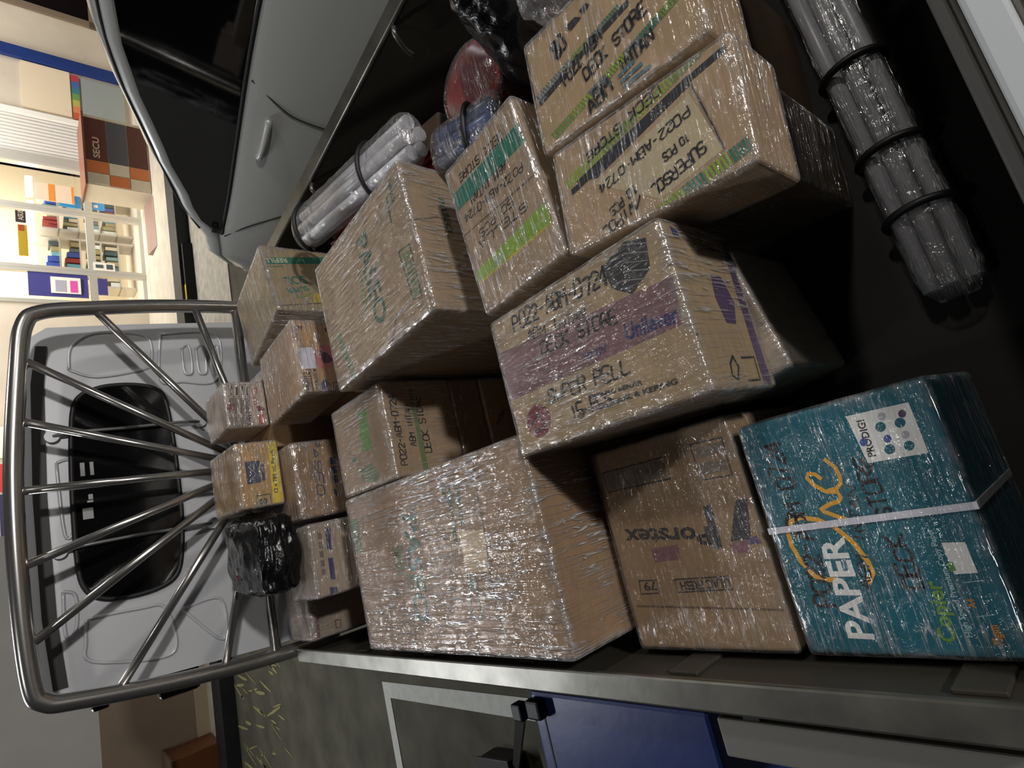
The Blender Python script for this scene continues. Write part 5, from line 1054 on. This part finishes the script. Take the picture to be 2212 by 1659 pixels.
# red pail with a black bag on top
def lathe(bm, prof_, n=28):
    rings = [[bm.verts.new((r_*math.cos(2*PI*k/n), r_*math.sin(2*PI*k/n), z)) for k in range(n)] for r_, z in prof_]
    for A_, C_ in zip(rings, rings[1:]):
        for k in range(n): bm.faces.new((A_[k], A_[(k+1) % n], C_[(k+1) % n], C_[k])).smooth = True
    return bm
def lump(rx, ry, rz, amp, seed, cuts=5, fold=9, flat=.0):
    bm = bmesh.new(); bmesh.ops.create_icosphere(bm, subdivisions=cuts, radius=1)
    for v in bm.verts:
        n_ = v.co.normalized(); f = 1+amp*(noise.noise(n_*1.7+Vector((seed, 0, 0)))+.45*noise.noise(Vector((n_.x*fold+seed, n_.y*fold*.4, n_.z*fold)))+.2*abs(noise.noise(n_*fold*2.2)))
        p = Vector((n_.x*rx*f, n_.y*ry*f, n_.z*rz*f))
        p.z = max(p.z, -rz*(1-flat)); v.co = p
    return bm
t = thing('red_pail', 'dark red plastic pail wrapped in film at the end of the mop poles', 'pail', (.868, .704, .80))
pl = lathe(bmesh.new(), [(.0, .001), (.078, .001), (.086, .285), (.091, .29), (.091, .305), (.082, .305), (.082, .02), (0, .02)]); obj('pail_body', pl, redp, t, True)
bm = lathe(bmesh.new(), [(.084, .05), (.090, .2), (.095, .28), (.092, .31), (.05, .318), (0, .32)]); obj('stretch_film', bm, film('bundle_film', 1, .5, .12), t, True)['label'] = 'clear stretch film'
bagm = mat('black_bag', rgb(20, 20, 22), rough=.22, spec=.6, bump=.6, vscale=60)
t = tag(obj('black_bag', lump(.118, .082, .250, .13, 3, flat=.10), bagm, None, True, loc=(.848, .515, 1.027)), 'crumpled black plastic bag standing beside the red pail', 'bag')
t = thing('film_heap', 'loose clump of clear film beside the black bag', 'film', (.757, .405, 1.205))
obj('crumpled_film', lump(.038, .042, .045, .2, 8, 4), film('bundle_film', 1, .5, .12), t, True)
# black wrapped parcel near the roll bar
t = thing('black_parcel', 'black bagged parcel with a red and white tag near the roll bar', 'parcel', (.040, 1.880, 1.2355), math.radians(-4))
bm = bmesh.new(); bmesh.ops.create_cube(bm, size=2.0); bmesh.ops.subdivide_edges(bm, edges=bm.edges[:], cuts=24, use_grid_fill=True)
for v in bm.verts:
    p = v.co.copy(); n_ = p.normalized(); sphv = Vector((n_.x*1.15, n_.y*1.15, n_.z*1.15)); p = p*.55+sphv*.45
    f = 1+.07*noise.noise(n_*2.1)+.07*noise.noise(Vector((n_.x*3, n_.y*9, n_.z*14)))
    v.co = Vector((p.x*.116*f, p.y*.180*f, max(p.z*.060*f, -.058)+.058))
pb = obj('bag', bm, bagm, t, True)
# the tag lies on the bag's left shoulder, following its surface
from mathutils.bvhtree import BVHTree
bvh = BVHTree.FromPolygons([v.co for v in pb.data.vertices], [p.vertices for p in pb.data.polygons])
def on_bag(x, y):
    h = bvh.ray_cast(Vector((x, y, .3)), Vector((0, 0, -1))); return (h[0] if h[0] else Vector((x, y, .05)))+Vector((0, 0, .004))
def tag_strip(name, pts, m_):
    bm = bmesh.new(); L_ = [(bm.verts.new(on_bag(x, y-.013)), bm.verts.new(on_bag(x, y+.013))) for x, y in pts]
    for A_, C_ in zip(L_, L_[1:]): bm.faces.new((A_[0], C_[0], C_[1], A_[1]))
    bmesh.ops.solidify(bm, geom=bm.faces[:], thickness=.001); obj(name, bm, m_, pb)
tag_strip('tag_label', [(-.030, .055), (-.040, .053), (-.050, .051)], wh)
tag_strip('tag_stripe', [(-.051, .051), (-.061, .047), (-.071, .042)], M('tag_red', 186, 50, 44))
# blue crate standing beside the truck, with black strap and a black box
t = thing('blue_crate', 'blue plastic crate standing on the ground beside the left bed side', 'crate', (-.86, 1.175, 0))
bluec = mat('crate_blue', rgb(46, 66, 130), rough=.35, spec=.5, bump=.3, vscale=10)
bm = bmesh.new(); box(bm, -.29, .29, -.30, .30, .002, .66, bev=.015); ob = obj('crate_body', bm, bluec, t)
bm = bmesh.new(); box(bm, -.305, .305, -.315, .315, .655, .70, bev=.012); obj('lid', bm, bluec, t)
obj('lid_groove', B(-.29, .29, .262, .268, .70, .7015), mat('groove_navy', rgb(18, 26, 56), rough=.6), t)
lt = bmesh.new(); box(lt, .235, .29, .245, .305, .701, .735, bev=.008); obj('latch', lt, tiem, t)
s_ = thing('lashing_strap', 'black lashing strap running from the blue crate corner to the ground', 'strap', (0, 0, 0))
bm = bmesh.new(); A_, C_ = Vector((-.615, 1.545, .70)), Vector((-1.20, 2.46, .12)); dv = (C_-A_).normalized(); sv = dv.cross(Vector((0, 0, 1))).normalized()*.024; uv_ = sv.cross(dv).normalized()*.004
vv = [bm.verts.new(p+a*sv+b*uv_) for p in (A_, C_) for a in (-1, 1) for b in (-1, 1)]
for q in ((0, 1, 3, 2), (4, 6, 7, 5), (0, 4, 5, 1), (2, 3, 7, 6), (0, 2, 6, 4), (1, 5, 7, 3)): bm.faces.new([vv[k] for k in q])
bmesh.ops.recalc_face_normals(bm, faces=bm.faces[:]); obj('webbing', bm, tiem, s_)
bm = bmesh.new(); box(bm, -.64, -.59, 1.515, 1.56, .69, .73, bev=.006); obj('ratchet_buckle', bm, tiem, s_)
t = thing('black_box', 'flat black box on the ground by the white bay line', 'box', (-1.43, 2.63, 0), math.radians(4)); obj('box_body', B(-.24, .24, -.13, .13, .002, .11, bev=.01), tiem, t); obj('box_lid', B(-.245, .245, -.135, .135, .11, .125, bev=.005), tiem, t)
